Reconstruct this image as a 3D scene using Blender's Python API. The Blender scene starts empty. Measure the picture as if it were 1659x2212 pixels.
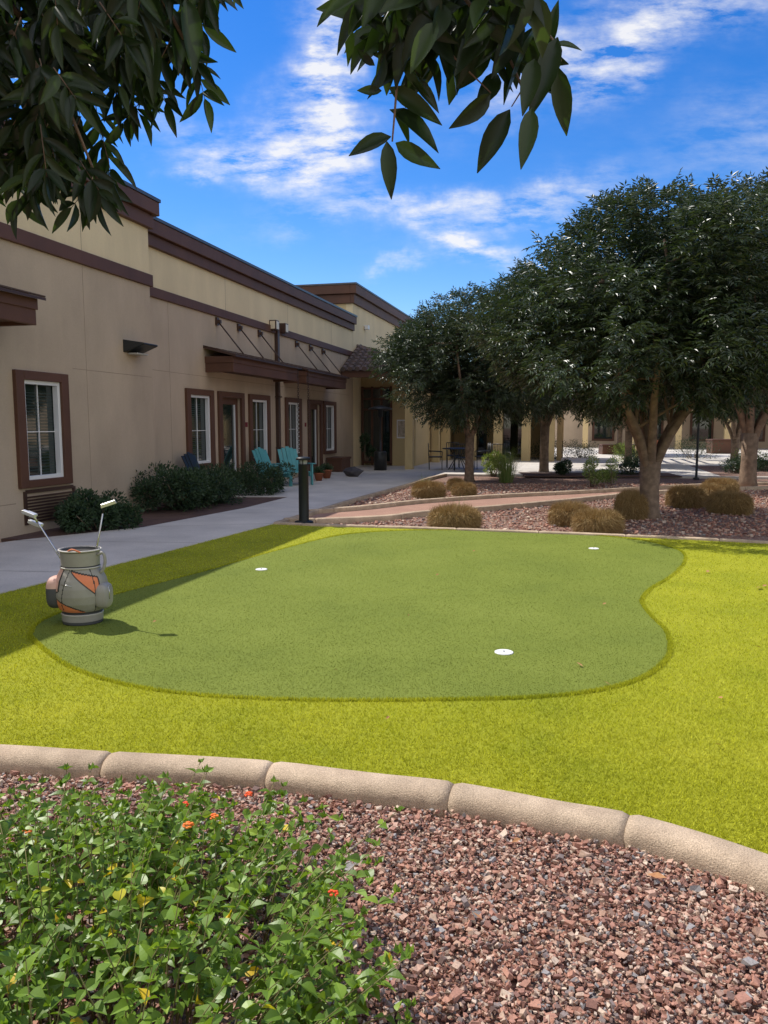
import bpy, math, random
import numpy as np
from mathutils import Vector, Matrix
R = np.random.default_rng(7)
random.seed(7)
sc = bpy.context.scene
sc.view_settings.view_transform = 'Standard'
sc.view_settings.look = 'None'
sc.view_settings.exposure = 0
SUN_EL = math.radians(54); SUN_AZ = math.radians(-54)   # azimuth clockwise from +Y

# ------------------------------------------------------------ helpers
def link(o, parent=None):
    sc.collection.objects.link(o)
    if parent is not None: o.parent = parent
    return o
def empty(name, loc=(0,0,0), rz=0.0):
    e = bpy.data.objects.new(name, None); e.empty_display_size = .2
    e.location = loc; e.rotation_euler = (0,0,rz)
    return link(e)
def fast(name, V, F, mat, parent=None, smooth=False, loc=(0,0,0)):
    V = np.asarray(V, dtype=np.float32); F = np.asarray(F, dtype=np.int32)
    k = F.shape[1]
    me = bpy.data.meshes.new(name)
    me.vertices.add(len(V)); me.vertices.foreach_set('co', V.ravel())
    me.loops.add(F.size); me.loops.foreach_set('vertex_index', F.ravel())
    me.polygons.add(len(F))
    me.polygons.foreach_set('loop_start', np.arange(0, F.size, k, dtype=np.int32))
    try: me.polygons.foreach_set('loop_total', np.full(len(F), k, dtype=np.int32))
    except Exception: pass
    me.update(calc_edges=True)
    me.polygons.foreach_set('use_smooth', np.full(len(F), bool(smooth)))
    me.materials.append(mat)
    o = bpy.data.objects.new(name, me); o.location = loc
    return link(o, parent)
def pyd(name, V, F, mats, parent=None, smooth=False, idx=None, bevel=0):
    me = bpy.data.meshes.new(name); me.from_pydata([tuple(map(float,v)) for v in V], [], [tuple(map(int,f)) for f in F]); me.update()
    if not isinstance(mats,(list,tuple)): mats=[mats]
    for m in mats: me.materials.append(m)
    if idx is not None: me.polygons.foreach_set('material_index', np.asarray(idx,dtype=np.int32))
    if smooth: me.polygons.foreach_set('use_smooth', np.ones(len(F), dtype=bool))
    o = bpy.data.objects.new(name, me); link(o, parent)
    if bevel:
        b=o.modifiers.new('b','BEVEL'); b.width=bevel; b.segments=2; b.limit_method='ANGLE'
    return o
BF=[(0,3,2,1),(4,5,6,7),(0,1,5,4),(1,2,6,5),(2,3,7,6),(3,0,4,7)]
def boxes(name, L, mat, parent=None, bevel=0):
    V=[];F=[]
    for (x0,x1,y0,y1,z0,z1) in L:
        b=len(V)
        V+=[(x0,y0,z0),(x1,y0,z0),(x1,y1,z0),(x0,y1,z0),(x0,y0,z1),(x1,y0,z1),(x1,y1,z1),(x0,y1,z1)]
        F+=[tuple(i+b for i in f) for f in BF]
    return pyd(name,V,F,mat,parent,bevel=bevel)
def tube(pts, rad, sides=8, cap=True):
    pts=[Vector(p) for p in pts]; V=[];F=[]
    n=len(pts); prev=None
    for i,p in enumerate(pts):
        d=(pts[min(i+1,n-1)]-pts[max(i-1,0)]).normalized()
        if prev is None:
            a=d.orthogonal().normalized()
        else:
            a=(prev-d*prev.dot(d)).normalized()
        prev=a; b=d.cross(a)
        r=rad[i] if hasattr(rad,'__len__') else rad
        for k in range(sides):
            t=2*math.pi*k/sides
            V.append(p+a*math.cos(t)*r+b*math.sin(t)*r)
    for i in range(n-1):
        for k in range(sides):
            k2=(k+1)%sides
            F.append((i*sides+k,i*sides+k2,(i+1)*sides+k2,(i+1)*sides+k))
    if cap:
        F.append(tuple(range(sides-1,-1,-1))); F.append(tuple((n-1)*sides+k for k in range(sides)))
    return V,F
def merge(parts):
    V=[];F=[]
    for v,f in parts:
        b=len(V); V+=list(v); F+=[tuple(i+b for i in q) for q in f]
    return V,F
def tubes(name, lst, mat, parent=None, smooth=True, sides=8):
    V,F=merge([tube(p,r,sides) for p,r in lst])
    return pyd(name,V,F,mat,parent,smooth=smooth)
def lathe(prof, seg=32, c=(0,0,0)):
    V=[];F=[]
    for (r,z) in prof:
        for k in range(seg):
            t=2*math.pi*k/seg; V.append((c[0]+r*math.cos(t),c[1]+r*math.sin(t),c[2]+z))
    for i in range(len(prof)-1):
        for k in range(seg):
            k2=(k+1)%seg; F.append((i*seg+k,i*seg+k2,(i+1)*seg+k2,(i+1)*seg+k))
    F.append(tuple(range(seg-1,-1,-1))); F.append(tuple((len(prof)-1)*seg+k for k in range(seg)))
    return V,F
def catmull(P, n=8):
    P=[np.array(p,float) for p in P]; out=[]
    for i in range(len(P)-1):
        p0=P[max(i-1,0)];p1=P[i];p2=P[i+1];p3=P[min(i+2,len(P)-1)]
        for k in range(n):
            t=k/n
            out.append(.5*((2*p1)+(-p0+p2)*t+(2*p0-5*p1+4*p2-p3)*t*t+(-p0+3*p1-3*p2+p3)*t**3))
    out.append(P[-1]); return out
def inpoly(X,Y,poly):
    r=np.zeros(len(X),bool); n=len(poly); j=n-1
    for i in range(n):
        xi,yi=poly[i][:2]; xj,yj=poly[j][:2]
        c=((yi>Y)!=(yj>Y))&(X<(xj-xi)*(Y-yi)/((yj-yi) if yj!=yi else 1e-9)+xi)
        r^=c; j=i
    return r
def slab(name, poly, z0, z1, mat, parent=None):
    n=len(poly)
    a=sum(poly[i][0]*poly[(i+1)%n][1]-poly[(i+1)%n][0]*poly[i][1] for i in range(n))
    if a<0: poly=poly[::-1]
    V=[(p[0],p[1],z1) for p in poly]+[(p[0],p[1],z0) for p in poly]
    F=[tuple(range(n))]+[(i,i+n,(i+1)%n+n,(i+1)%n) for i in range(n)]
    return pyd(name,V,F,mat,parent)

# ------------------------------------------------------------ materials
def newmat(name):
    m=bpy.data.materials.new(name); m.use_nodes=True
    nt=m.node_tree; b=nt.nodes['Principled BSDF']; return m,nt,b
def c4(c): return (c[0],c[1],c[2],1)
def ramp(nt, stops, src=None, interp='LINEAR'):
    r=nt.nodes.new('ShaderNodeValToRGB'); r.color_ramp.interpolation=interp
    e=r.color_ramp.elements
    while len(e)<len(stops): e.new(.5)
    for i,(p,c) in enumerate(stops): e[i].position=p; e[i].color=c4(c)
    if src is not None: nt.links.new(src, r.inputs[0])
    return r
def noise(nt, scale, detail=5, vec=None, rough=.55):
    n=nt.nodes.new('ShaderNodeTexNoise'); n.inputs['Scale'].default_value=scale; n.inputs['Detail'].default_value=detail; n.inputs['Roughness'].default_value=rough
    if vec is not None: nt.links.new(vec,n.inputs['Vector'])
    return n
def mulc(nt,a,b):
    mx=nt.nodes.new('ShaderNodeMix'); mx.data_type='RGBA'; mx.blend_type='MULTIPLY'; mx.inputs[0].default_value=1
    nt.links.new(a,mx.inputs[6]); nt.links.new(b,mx.inputs[7]); return mx.outputs[2]
def M(name,c1,c2=None,scale=3,rough=.8,bump=0,bscale=60,spec=.3,metal=0,fine=None,stain=None):
    m,nt,b=newmat(name)
    tc=nt.nodes.new('ShaderNodeTexCoord'); v=tc.outputs['Object']
    b.inputs['Roughness'].default_value=rough; b.inputs['Specular IOR Level'].default_value=spec; b.inputs['Metallic'].default_value=metal
    if c2 is None: c2=tuple(x*.85 for x in c1)
    n=noise(nt,scale,6,v); r=ramp(nt,[(.35,c1),(.65,c2)],n.outputs['Fac'])
    out=r.outputs[0]
    if fine:
        n3=noise(nt,fine[0],2,v,.7); r3=ramp(nt,[(.3,(1-fine[1],)*3),(.7,(1+fine[1]*.5,)*3)],n3.outputs['Fac'])
        out=mulc(nt,out,r3.outputs[0])
    if stain:
        mp=nt.nodes.new('ShaderNodeMapping'); mp.inputs['Scale'].default_value=stain[0]; nt.links.new(v,mp.inputs[0])
        n4=noise(nt,1,7,mp.outputs[0],.65); r4=ramp(nt,[(.38,(1-stain[1],)*3),(.62,(1,)*3)],n4.outputs['Fac']); out=mulc(nt,out,r4.outputs[0])
    nt.links.new(out,b.inputs['Base Color'])
    if bump:
        n2=noise(nt,bscale,4,v); bp=nt.nodes.new('ShaderNodeBump'); bp.inputs['Strength'].default_value=bump; bp.inputs['Distance'].default_value=.01
        nt.links.new(n2.outputs['Fac'],bp.inputs['Height']); nt.links.new(bp.outputs[0],b.inputs['Normal'])
    return m
def leafmat(name, stops, rough=.4, trans=.25, spec=.5, tcol=None):
    m,nt,b=newmat(name)
    g=nt.nodes.new('ShaderNodeNewGeometry')
    r=ramp(nt,stops,g.outputs['Random Per Island'])
    nt.links.new(r.outputs[0],b.inputs['Base Color'])
    b.inputs['Roughness'].default_value=rough; b.inputs['Specular IOR Level'].default_value=spec
    if trans>0:
        t=nt.nodes.new('ShaderNodeBsdfTranslucent')
        mx=nt.nodes.new('ShaderNodeMixShader'); mx.inputs[0].default_value=trans
        hs=nt.nodes.new('ShaderNodeMix'); hs.data_type='RGBA'; hs.blend_type='MULTIPLY'; hs.inputs[0].default_value=1
        hs.inputs[7].default_value=c4(tcol or (1.6,1.5,.5)); nt.links.new(r.outputs[0],hs.inputs[6])
        nt.links.new(hs.outputs[2],t.inputs[0])
        nt.links.new(b.outputs[0],mx.inputs[1]); nt.links.new(t.outputs[0],mx.inputs[2])
        nt.links.new(mx.outputs[0],nt.nodes['Material Output'].inputs[0])
    return m
def islandmat(name, stops, rough=.85, interp='CONSTANT', nsc=150):
    m,nt,b=newmat(name)
    g=nt.nodes.new('ShaderNodeNewGeometry'); r=ramp(nt,stops,g.outputs['Random Per Island'],interp)
    tc=nt.nodes.new('ShaderNodeTexCoord'); n=noise(nt,nsc,3,tc.outputs['Object'])
    r2=ramp(nt,[(.3,(.75,)*3),(.7,(1.15,)*3)],n.outputs['Fac'])
    nt.links.new(mulc(nt,r.outputs[0],r2.outputs[0]),b.inputs['Base Color']); b.inputs['Roughness'].default_value=rough
    return m

STONES=[(0,(.45,.225,.155)),(.14,(.35,.175,.125)),(.27,(.54,.34,.25)),(.40,(.25,.125,.095)),(.52,(.49,.34,.25)),(.63,(.40,.20,.145)),(.74,(.23,.18,.165)),(.81,(.62,.48,.37)),(.90,(.31,.285,.275)),(.95,(.16,.10,.085))]
m_stone=islandmat('gravel_stone',STONES)
def gravelground(name,scale,dark=.8):
    m,nt,b=newmat(name)
    tc=nt.nodes.new('ShaderNodeTexCoord')
    vo=nt.nodes.new('ShaderNodeTexVoronoi'); vo.inputs['Scale'].default_value=scale; nt.links.new(tc.outputs['Object'],vo.inputs['Vector'])
    sp=nt.nodes.new('ShaderNodeSeparateColor'); nt.links.new(vo.outputs['Color'],sp.inputs[0])
    r=ramp(nt,[(p,tuple(x*dark for x in c)) for p,c in STONES],sp.outputs[0],'CONSTANT')
    n=noise(nt,.35,4,tc.outputs['Object']); r2=ramp(nt,[(.3,(.8,.8,.82)),(.7,(1.1,1.05,1))],n.outputs['Fac'])
    nt.links.new(mulc(nt,r.outputs[0],r2.outputs[0]),b.inputs['Base Color']); b.inputs['Roughness'].default_value=.9
    bp=nt.nodes.new('ShaderNodeBump'); bp.inputs['Strength'].default_value=1; bp.inputs['Distance'].default_value=.02; bp.invert=True
    nt.links.new(vo.outputs['Distance'],bp.inputs['Height']); nt.links.new(bp.outputs[0],b.inputs['Normal'])
    return m
m_gravel=gravelground('gravel_bed',42,.66)
m_dg=M('decomposed_granite',(.44,.26,.19),(.36,.21,.155),1.5,.95,.6,120,fine=(90,.35))
m_conc=M('concrete_paving',(.70,.645,.575),(.60,.555,.50),1.2,.85,.25,90,fine=(60,.12),stain=((.8,.8,.8),.12))
m_kerb=M('kerb_concrete',(.66,.51,.36),(.53,.40,.28),7,.9,.5,170,fine=(190,.42),stain=((3,3,9),.25))
m_stucco=M('stucco_taupe',(.58,.46,.33),(.52,.41,.295),.9,.95,.5,110,fine=(70,.06),stain=((1.1,1.1,.35),.12))
m_cream=M('stucco_cream',(.84,.69,.43),(.78,.64,.40),.8,.95,.5,110,fine=(70,.05),stain=((1.4,1.4,.3),.10))
m_creamd=M('stucco_ochre',(.66,.51,.27),(.58,.45,.24),.8,.95,.4,110)
m_trim=M('brown_trim',(.135,.060,.034),(.11,.05,.03),1.5,.6,.2,60,.4,stain=((1.5,1.5,.6),.15))
m_trimd=M('brown_metal',(.07,.036,.025),(.055,.028,.02),2,.45,.0,60,.5)
m_cap=M('metal_cap',(.12,.12,.125),None,3,.4,metal=.6)
m_white=M('white_vinyl',(.82,.82,.81),(.78,.78,.77),2,.4)
m_dark=M('dark_interior',(.03,.028,.026),None,2,.9)
m_glass=M('window_glass',(.012,.02,.018),(.02,.035,.03),.9,.03,spec=1.0)
m_blind=M('blind_slat',(.04,.06,.055),None,2,.5)
m_bark=M('bark',(.30,.215,.15),(.17,.12,.085),9,.9,1.0,35)
m_black=M('black_metal',(.015,.018,.018),(.02,.022,.022),5,.4,spec=.5)
m_green_m=M('bollard_paint',(.011,.014,.013),(.009,.012,.011),5,.5,spec=.35)
m_steel=M('steel',(.6,.6,.6),None,9,.25,metal=.9)
m_chain=M('chain_metal',(.12,.08,.06),None,9,.4,metal=.7)
m_tile=M('roof_tile',(.17,.12,.105),(.10,.08,.07),4,.8,.4,40)
m_soil=M('soil',(.14,.085,.065),(.10,.06,.05),4,.95,.8,60)
m_joint=M('paving_joint',(.25,.22,.19),None,4,.95)
m_terra=M('terracotta',(.34,.12,.06),None,4,.8)
m_tan=M('tan_post',(.55,.40,.22),None,2,.8)
m_teal=M('teal_plastic',(.11,.36,.38),(.09,.31,.33),4,.45)

def turfmat(name, a, b_, c, bs, bump):
    m,nt,b=newmat(name); tc=nt.nodes.new('ShaderNodeTexCoord'); v=tc.outputs['Object']
    n=noise(nt,.9,6,v,.65); r=ramp(nt,[(.3,a),(.5,b_),(.72,c)],n.outputs['Fac'])
    n2=noise(nt,bs,3,v,.8); r2=ramp(nt,[(.25,(.62,)*3),(.75,(1.3,)*3)],n2.outputs['Fac'])
    nt.links.new(mulc(nt,r.outputs[0],r2.outputs[0]),b.inputs['Base Color']); b.inputs['Roughness'].default_value=.85; b.inputs['Specular IOR Level'].default_value=.15
    bp=nt.nodes.new('ShaderNodeBump'); bp.inputs['Strength'].default_value=bump; bp.inputs['Distance'].default_value=.006
    nt.links.new(n2.outputs['Fac'],bp.inputs['Height']); nt.links.new(bp.outputs[0],b.inputs['Normal'])
    return m
m_fringe=turfmat('fringe_turf',(.235,.265,.018),(.305,.32,.02),(.37,.37,.028),260,.6)
m_putt=turfmat('putting_turf',(.15,.19,.030),(.175,.215,.034),(.20,.24,.042),420,.4)
def blademat(name, a,b2,c):
    m,nt,b=newmat(name); tc=nt.nodes.new('ShaderNodeTexCoord')
    n=noise(nt,.9,6,tc.outputs['Object'],.65); g=nt.nodes.new('ShaderNodeNewGeometry')
    r=ramp(nt,[(.3,a),(.5,b2),(.72,c)],n.outputs['Fac']); r2=ramp(nt,[(0,(.6,)*3),(1,(1.4,)*3)],g.outputs['Random Per Island'])
    o=mulc(nt,r.outputs[0],r2.outputs[0])
    nt.links.new(o,b.inputs['Base Color']); b.inputs['Roughness'].default_value=.6; b.inputs['Specular IOR Level'].default_value=.2
    t=nt.nodes.new('ShaderNodeBsdfTranslucent'); nt.links.new(o,t.inputs[0])
    ms=nt.nodes.new('ShaderNodeMixShader'); ms.inputs[0].default_value=.4
    nt.links.new(b.outputs[0],ms.inputs[1]); nt.links.new(t.outputs[0],ms.inputs[2]); nt.links.new(ms.outputs[0],nt.nodes['Material Output'].inputs[0])
    return m
m_blade=blademat('fringe_blades',(.37,.41,.025),(.49,.50,.03),(.58,.57,.05))
m_pblade=blademat('putting_blades',(.215,.255,.048),(.25,.29,.055),(.285,.325,.068))
m_treeleaf=leafmat('tree_leaf',[(0,(.022,.042,.018)),(.5,(.035,.062,.025)),(.85,(.055,.088,.033)),(1,(.08,.11,.04))],.40,.14,.7)
m_nearleaf=leafmat('near_leaf',[(0,(.016,.032,.012)),(.6,(.025,.047,.016)),(1,(.05,.088,.024))],.36,.2,.45,(1.9,2.0,.6))
m_hedge=leafmat('hedge_leaf',[(0,(.02,.045,.02)),(.6,(.035,.07,.028)),(1,(.06,.10,.04))],.45,.1,.4)
m_lant=leafmat('lantana_leaf',[(0,(.10,.18,.02)),(.5,(.155,.265,.03)),(.9,(.22,.355,.042)),(.985,(.30,.42,.055)),(.99,(.7,.58,.03)),(1,(.75,.5,.03))],.42,.30,.45,(1.5,1.4,.5))
m_lstem=M('lantana_stem',(.24,.21,.085),(.18,.17,.06),5,.8)
m_bright=leafmat('shrub_leaf',[(0,(.12,.19,.05)),(.6,(.19,.28,.08)),(1,(.38,.42,.18))],.5,.3,.4)
m_straw=islandmat('straw_blades',[(0,(.32,.19,.07)),(.4,(.46,.30,.105)),(.7,(.20,.13,.05)),(1,(.58,.42,.18))],.7,'LINEAR')
m_fl_r=M('flower_red',(.75,.06,.02),(.8,.12,.02),60,.6)
m_fl_o=M('flower_orange',(.85,.16,.03),(.8,.26,.03),60,.6)
m_dryleaf=M('dry_leaf',(.36,.16,.07),(.5,.27,.12),30,.8)

# ------------------------------------------------------------ world
w=bpy.data.worlds.new('World'); sc.world=w; w.use_nodes=True
nt=w.node_tree; bg=nt.nodes['Background']; bg.inputs[1].default_value=.15
sky=nt.nodes.new('ShaderNodeTexSky'); sky.sky_type='NISHITA'; sky.sun_disc=False
sky.sun_elevation=SUN_EL; sky.sun_rotation=math.radians(306); sky.air_density=1.0; sky.dust_density=.2; sky.ozone_density=3.0
hs=nt.nodes.new('ShaderNodeHueSaturation'); hs.inputs['Hue'].default_value=.513; hs.inputs['Saturation'].default_value=1.42; hs.inputs['Value'].default_value=1.12
nt.links.new(sky.outputs[0],hs.inputs['Color'])
tc=nt.nodes.new('ShaderNodeTexCoord'); sep=nt.nodes.new('ShaderNodeSeparateXYZ'); nt.links.new(tc.outputs['Generated'],sep.inputs[0])
def mt(op,a,b=None,c=None,clamp=False):
    n=nt.nodes.new('ShaderNodeMath'); n.operation=op; n.use_clamp=clamp
    for i,x in enumerate([a,b,c]):
        if x is None: continue
        if isinstance(x,(int,float)): n.inputs[i].default_value=x
        else: nt.links.new(x,n.inputs[i])
    return n.outputs[0]
yy=mt('MAXIMUM',sep.outputs['Y'],.05)
gx=mt('DIVIDE',sep.outputs['X'],yy); gz=mt('DIVIDE',sep.outputs['Z'],yy)
cmb=nt.nodes.new('ShaderNodeCombineXYZ'); nt.links.new(gx,cmb.inputs[0]); nt.links.new(gz,cmb.inputs[1])
wn=noise(nt,9,5,cmb.outputs[0],.6); wsep=nt.nodes.new('ShaderNodeSeparateColor'); nt.links.new(wn.outputs['Color'],wsep.inputs[0])
wx=mt('MULTIPLY_ADD',wsep.outputs[0],.16,gx); wz=mt('MULTIPLY_ADD',wsep.outputs[1],.12,gz)
wx=mt('SUBTRACT',wx,.08); wz=mt('SUBTRACT',wz,.06)
EL=[(-.065,.44,.040,.13,8,1.6),(-.09,.36,.05,.07,-20,1.2),(-.165,.335,.10,.030,-14,1.5),(-.24,.325,.03,.012,-10,1.0),
    (.30,.475,.20,.042,22,1.35),(.06,.275,.18,.018,7,1.05),(.17,.27,.10,.022,15,.85),(.105,.228,.065,.018,-16,1.7),
    (.015,.205,.04,.01,15,.7),(-.3,.40,.05,.02,-30,.25),(.7,.4,.3,.06,10,.9),(-.8,.35,.25,.06,-10,.8)]
acc=None
for (cx,cz,rx,rz,ang,amp) in EL:
    a=math.radians(ang); dx=mt('SUBTRACT',wx,cx); dz=mt('SUBTRACT',wz,cz)
    u=mt('ADD',mt('MULTIPLY',dx,math.cos(a)/rx),mt('MULTIPLY',dz,math.sin(a)/rx))
    v=mt('ADD',mt('MULTIPLY',dx,-math.sin(a)/rz),mt('MULTIPLY',dz,math.cos(a)/rz))
    d=mt('ADD',mt('MULTIPLY',u,u),mt('MULTIPLY',v,v))
    e=mt('MULTIPLY',mt('EXPONENT',mt('MULTIPLY',d,-1.3)),amp)
    acc=e if acc is None else mt('ADD',acc,e)
mp=nt.nodes.new('ShaderNodeMapping'); mp.inputs['Rotation'].default_value=(0,0,math.radians(-20)); mp.inputs['Scale'].default_value=(10,30,1); nt.links.new(cmb.outputs[0],mp.inputs[0])
st=noise(nt,1.0,9,mp.outputs[0],.64)
f1=mt('MULTIPLY_ADD',st.outputs['Fac'],3.4,-1.3,True)
den=mt('MULTIPLY',mt('MULTIPLY',acc,f1),.9); den=mt('MINIMUM',den,.9)
front=mt('GREATER_THAN',sep.outputs['Y'],.08); den=mt('MULTIPLY',den,front)
bn=noise(nt,2.2,7,tc.outputs['Generated'],.6); bd=mt('MULTIPLY_ADD',bn.outputs['Fac'],2.8,-.6,True)  # unseen bright cloud behind the camera, added to raise neutral ambient fill
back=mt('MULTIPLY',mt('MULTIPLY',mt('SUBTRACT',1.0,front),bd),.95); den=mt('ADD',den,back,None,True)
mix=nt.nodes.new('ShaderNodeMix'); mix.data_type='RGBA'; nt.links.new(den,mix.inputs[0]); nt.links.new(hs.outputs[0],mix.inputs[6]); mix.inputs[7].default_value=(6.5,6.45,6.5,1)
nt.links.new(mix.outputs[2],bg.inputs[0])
# sun
sd=Vector((math.sin(SUN_AZ)*math.cos(SUN_EL),math.cos(SUN_AZ)*math.cos(SUN_EL),math.sin(SUN_EL)))
L=bpy.data.lights.new('sun','SUN'); L.energy=5.0; L.angle=math.radians(.5); L.color=(1,.95,.87)
so=bpy.data.objects.new('sun',L); so.rotation_euler=(-sd).to_track_quat('-Z','Y').to_euler(); so.location=(-20,20,30); link(so)
# camera
cd=bpy.data.cameras.new('camera'); cd.sensor_fit='VERTICAL'; cd.sensor_height=34.6; cd.lens=26; cd.clip_end=2000; cd.clip_start=.05
co=bpy.data.objects.new('camera',cd); co.location=(0,0,1.55); co.rotation_euler=(math.radians(90-6.45),0,0); link(co); sc.camera=co

# ------------------------------------------------------------ ground
pyd('ground',[(-500,-300,-.055),(500,-300,-.055),(500,900,-.055),(-500,900,-.055)],[(0,1,2,3)],m_gravel)
kin=[(-4.9,3.62),(-3.4,3.62),(-2.6,3.6),(-1.85,3.55),(-1.35,3.48),(-.57,3.38),(-.06,3.25),(.31,3.16),(.70,3.0),(1.02,2.87),(1.373,2.60),(1.75,2.2),(2.2,1.6),(2.6,.9),(2.9,0)]
kinS=catmull(kin,8)
backk=[(-1.745,12.0),(-.92,11.72),(.49,11.42),(3.06,10.69),(5.04,9.98),(7,8.9),(8.4,6.5),(8.2,3),(6,0.5),(2.9,0)]
backS=catmull(backk,8)
walkR=[(-1.745,12.0),(-2.82,8.91),(-3.54,6.97),(-4.3,4.8),(-4.9,3.62)]
turf=[tuple(p) for p in kinS]+[tuple(p) for p in backS[::-1]][1:]+walkR[1:-1]
slab('turf_lawn',turf,-.05,0.0,m_fringe)
gp=[(-2.61,5.53),(-2.39,5.24),(-2.03,4.82),(-1.62,4.51),(-1.15,4.31),(-.60,4.22),(-.08,4.20),(.45,4.22),(.85,4.25),(1.22,4.35),(1.52,4.53),(1.75,4.78),(1.93,5.07),(2.06,5.41),(2.14,5.73),(2.18,6.16),(2.25,6.57),(2.35,6.84),(2.57,7.24),(2.96,7.80),(3.41,8.61),(3.64,9.24),(3.65,9.67),(3.53,10.18),(3.16,10.61),(2.47,10.97),(1.50,11.22),(.48,11.27),(-.33,11.0),(-.83,10.45),(-1.49,9.08),(-1.92,8.06),(-2.51,6.84),(-2.72,6.01)]
gS=[tuple(p) for p in catmull(gp+[gp[0]],5)[:-1]]
green=slab('putting_green',gS,-.02,.004,m_putt)
wl=[(-7.2,1),(-6.2,6),(-5.6,9.0),(-4.95,10.2),(-4.45,10.75),(-3.65,11.58),(-2.6,14.3),(-2.08,16.4),(-1.5,18.6),(-.915,20.35),(-.1,23),(.3,24.3)]
wr=[(1.9,24.3),(1.25,22.4),(.68,20.36),(0,18.1),(-.67,15.93),(-1.745,12.0),(-2.82,8.91),(-3.54,6.97),(-4.3,4.8),(-4.9,3.62),(-5.6,1)]
slab('walkway_path',wl+wr,-.06,.012,m_conc)
slab('plaza_paving',[(-1.6,24.31),(.3,24.31),(1.9,24.31),(7,23.6),(13,22.6),(40,22),(40,62),(-6,62),(-3,30)],-.06,.010,m_conc)
slab('patio_paving',[(-4.1,16.6),(-2.05,16.6),(-1.52,18.6),(-.93,20.35),(-.12,23),(.28,24.3),(-2.2,24.3)],-.06,.006,m_conc)
J=[]
for i,(a,b) in enumerate([((-6.0,5.2),(-4.25,4.95)),((-5.75,8.2),(-3.1,7.95)),((-4.95,10.2),(-2.4,10.0)),((-3.65,11.58),(-1.75,12.0)),((-2.95,13.4),(-1.25,13.75)),((-2.35,15.3),(-.8,15.6)),((-1.8,17.4),(-.25,17.5)),((-1.2,19.5),(.35,19.4)),((2.5,26),(20,24.5)),((2.5,30),(20,28.5))]):
    a=Vector((a[0],a[1],.0135)); b=Vector((b[0],b[1],.0135)); n=(b-a).normalized().cross(Vector((0,0,1)))*.006
    J.append([a-n,b-n,b+n,a+n])
V=[];F=[]
for q in J: F.append(tuple(range(len(V),len(V)+4))); V+=q
pyd('walkway_joints',V,[f[::-1] for f in F],m_joint)

# kerbs
def kerb(name, pts, prof, side=1, mat=m_kerb, joints=None, z=0):
    pts=[np.array(p[:2],float) for p in pts]; n=len(pts)
    cum=[0]
    for i in range(1,n): cum.append(cum[-1]+np.linalg.norm(pts[i]-pts[i-1]))
    js=[0]+(joints or [])+[cum[-1]]
    def at(s):
        i=max(0,min(n-2,int(np.searchsorted(cum,s))-1)); t=(s-cum[i])/(cum[i+1]-cum[i]+1e-9)
        p=pts[i]*(1-t)+pts[i+1]*t
        j0=max(0,i-2); j1=min(n-1,i+3); d=pts[j1]-pts[j0]; d/=np.linalg.norm(d)
        return p,np.array([d[1],-d[0]])*side
    V=[];F=[];k=len(prof)
    for a,b in zip(js[:-1],js[1:]):
        if b-a<.05: continue
        a+=.003;b-=.003; m=max(2,int((b-a)/.03)); b0=len(V)
        for i in range(m+1):
            p,nn=at(a+(b-a)*i/m)
            e=.007 if i in(0,m) else 0
            for j,(o,zz) in enumerate(prof):
                wob=(R.random()-.5)*.0016 if 0<j<k-1 else 0
                q=p+nn*(o+wob+ (e if o<.05 else -e)); V.append((q[0],q[1],zz+z+wob-(e if zz>0 else 0)))
        for i in range(m):
            for j in range(k-1):
                q=(b0+i*k+j,b0+i*k+j+1,b0+(i+1)*k+j+1,b0+(i+1)*k+j)
                F.append(q if side<0 else q[::-1])
        F.append(tuple(b0+j for j in range(k))); F.append(tuple(b0+m*k+j for j in range(k-1,-1,-1)))
    return pyd(name,V,F,mat,smooth=True)
PR=[(0,-.06),(0,.008),(.004,.020),(.012,.030),(.028,.038),(.05,.042),(.08,.044),(.105,.041),(.128,.034),(.145,.022),(.156,.006),(.161,-.012),(.165,-.04),(.168,-.08)]
cumk=0; js=[]
tgt=[-3.9,-2.6,-1.33,-.545,.30,.95,1.6,2.1]
for i in range(1,len(kinS)):
    cumk+=np.linalg.norm(kinS[i]-kinS[i-1])
    if tgt and kinS[i][0]>=tgt[0]: js.append(cumk); tgt.pop(0)
kerb('curb_edging',kinS,PR,1,joints=js)
PB=[(0,-.06),(0,.02),(.01,.03),(.05,.032),(.10,.03),(.12,.02),(.12,-.06)]
kerb('curb_edging.001',backS,PB,-1,joints=[i*1.2+.5 for i in range(14)])
k1=catmull([(-1.38,13.75),(-.4,14.5),(.67,15.6),(2.33,16.75),(4.55,17.9),(6.47,19.0),(9,20.2),(13,21)],8)
k2=catmull([(-1.62,12.55),(-1.05,12.5),(0,12.9),(.58,13.5),(1.92,14.4),(3.5,15.6),(5.96,17.6),(9,19.0),(13,19.8)],8)
PK=[(0,-.06),(0,.03),(.02,.045),(.06,.047),(.10,.045),(.12,.03),(.12,-.06)]
slab('gravel_path',[tuple(p) for p in k2]+[tuple(p) for p in k1[::-1]],-.06,-.035,m_dg)
kerb('curb_edging.002',k1,PK,1,joints=[i*1.5+.5 for i in range(10)])
kerb('curb_edging.003',k2,PK,1,joints=[i*1.5+.5 for i in range(10)])
wrk=catmull([(-1.745,12.02),(-.67,15.93),(0,18.1),(.68,20.36),(1.25,22.4),(1.9,24.2)],5)
kerb('curb_edging.004',wrk,[(0,-.06),(0,.03),(.05,.031),(.10,.03),(.10,-.06)],1)

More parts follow.
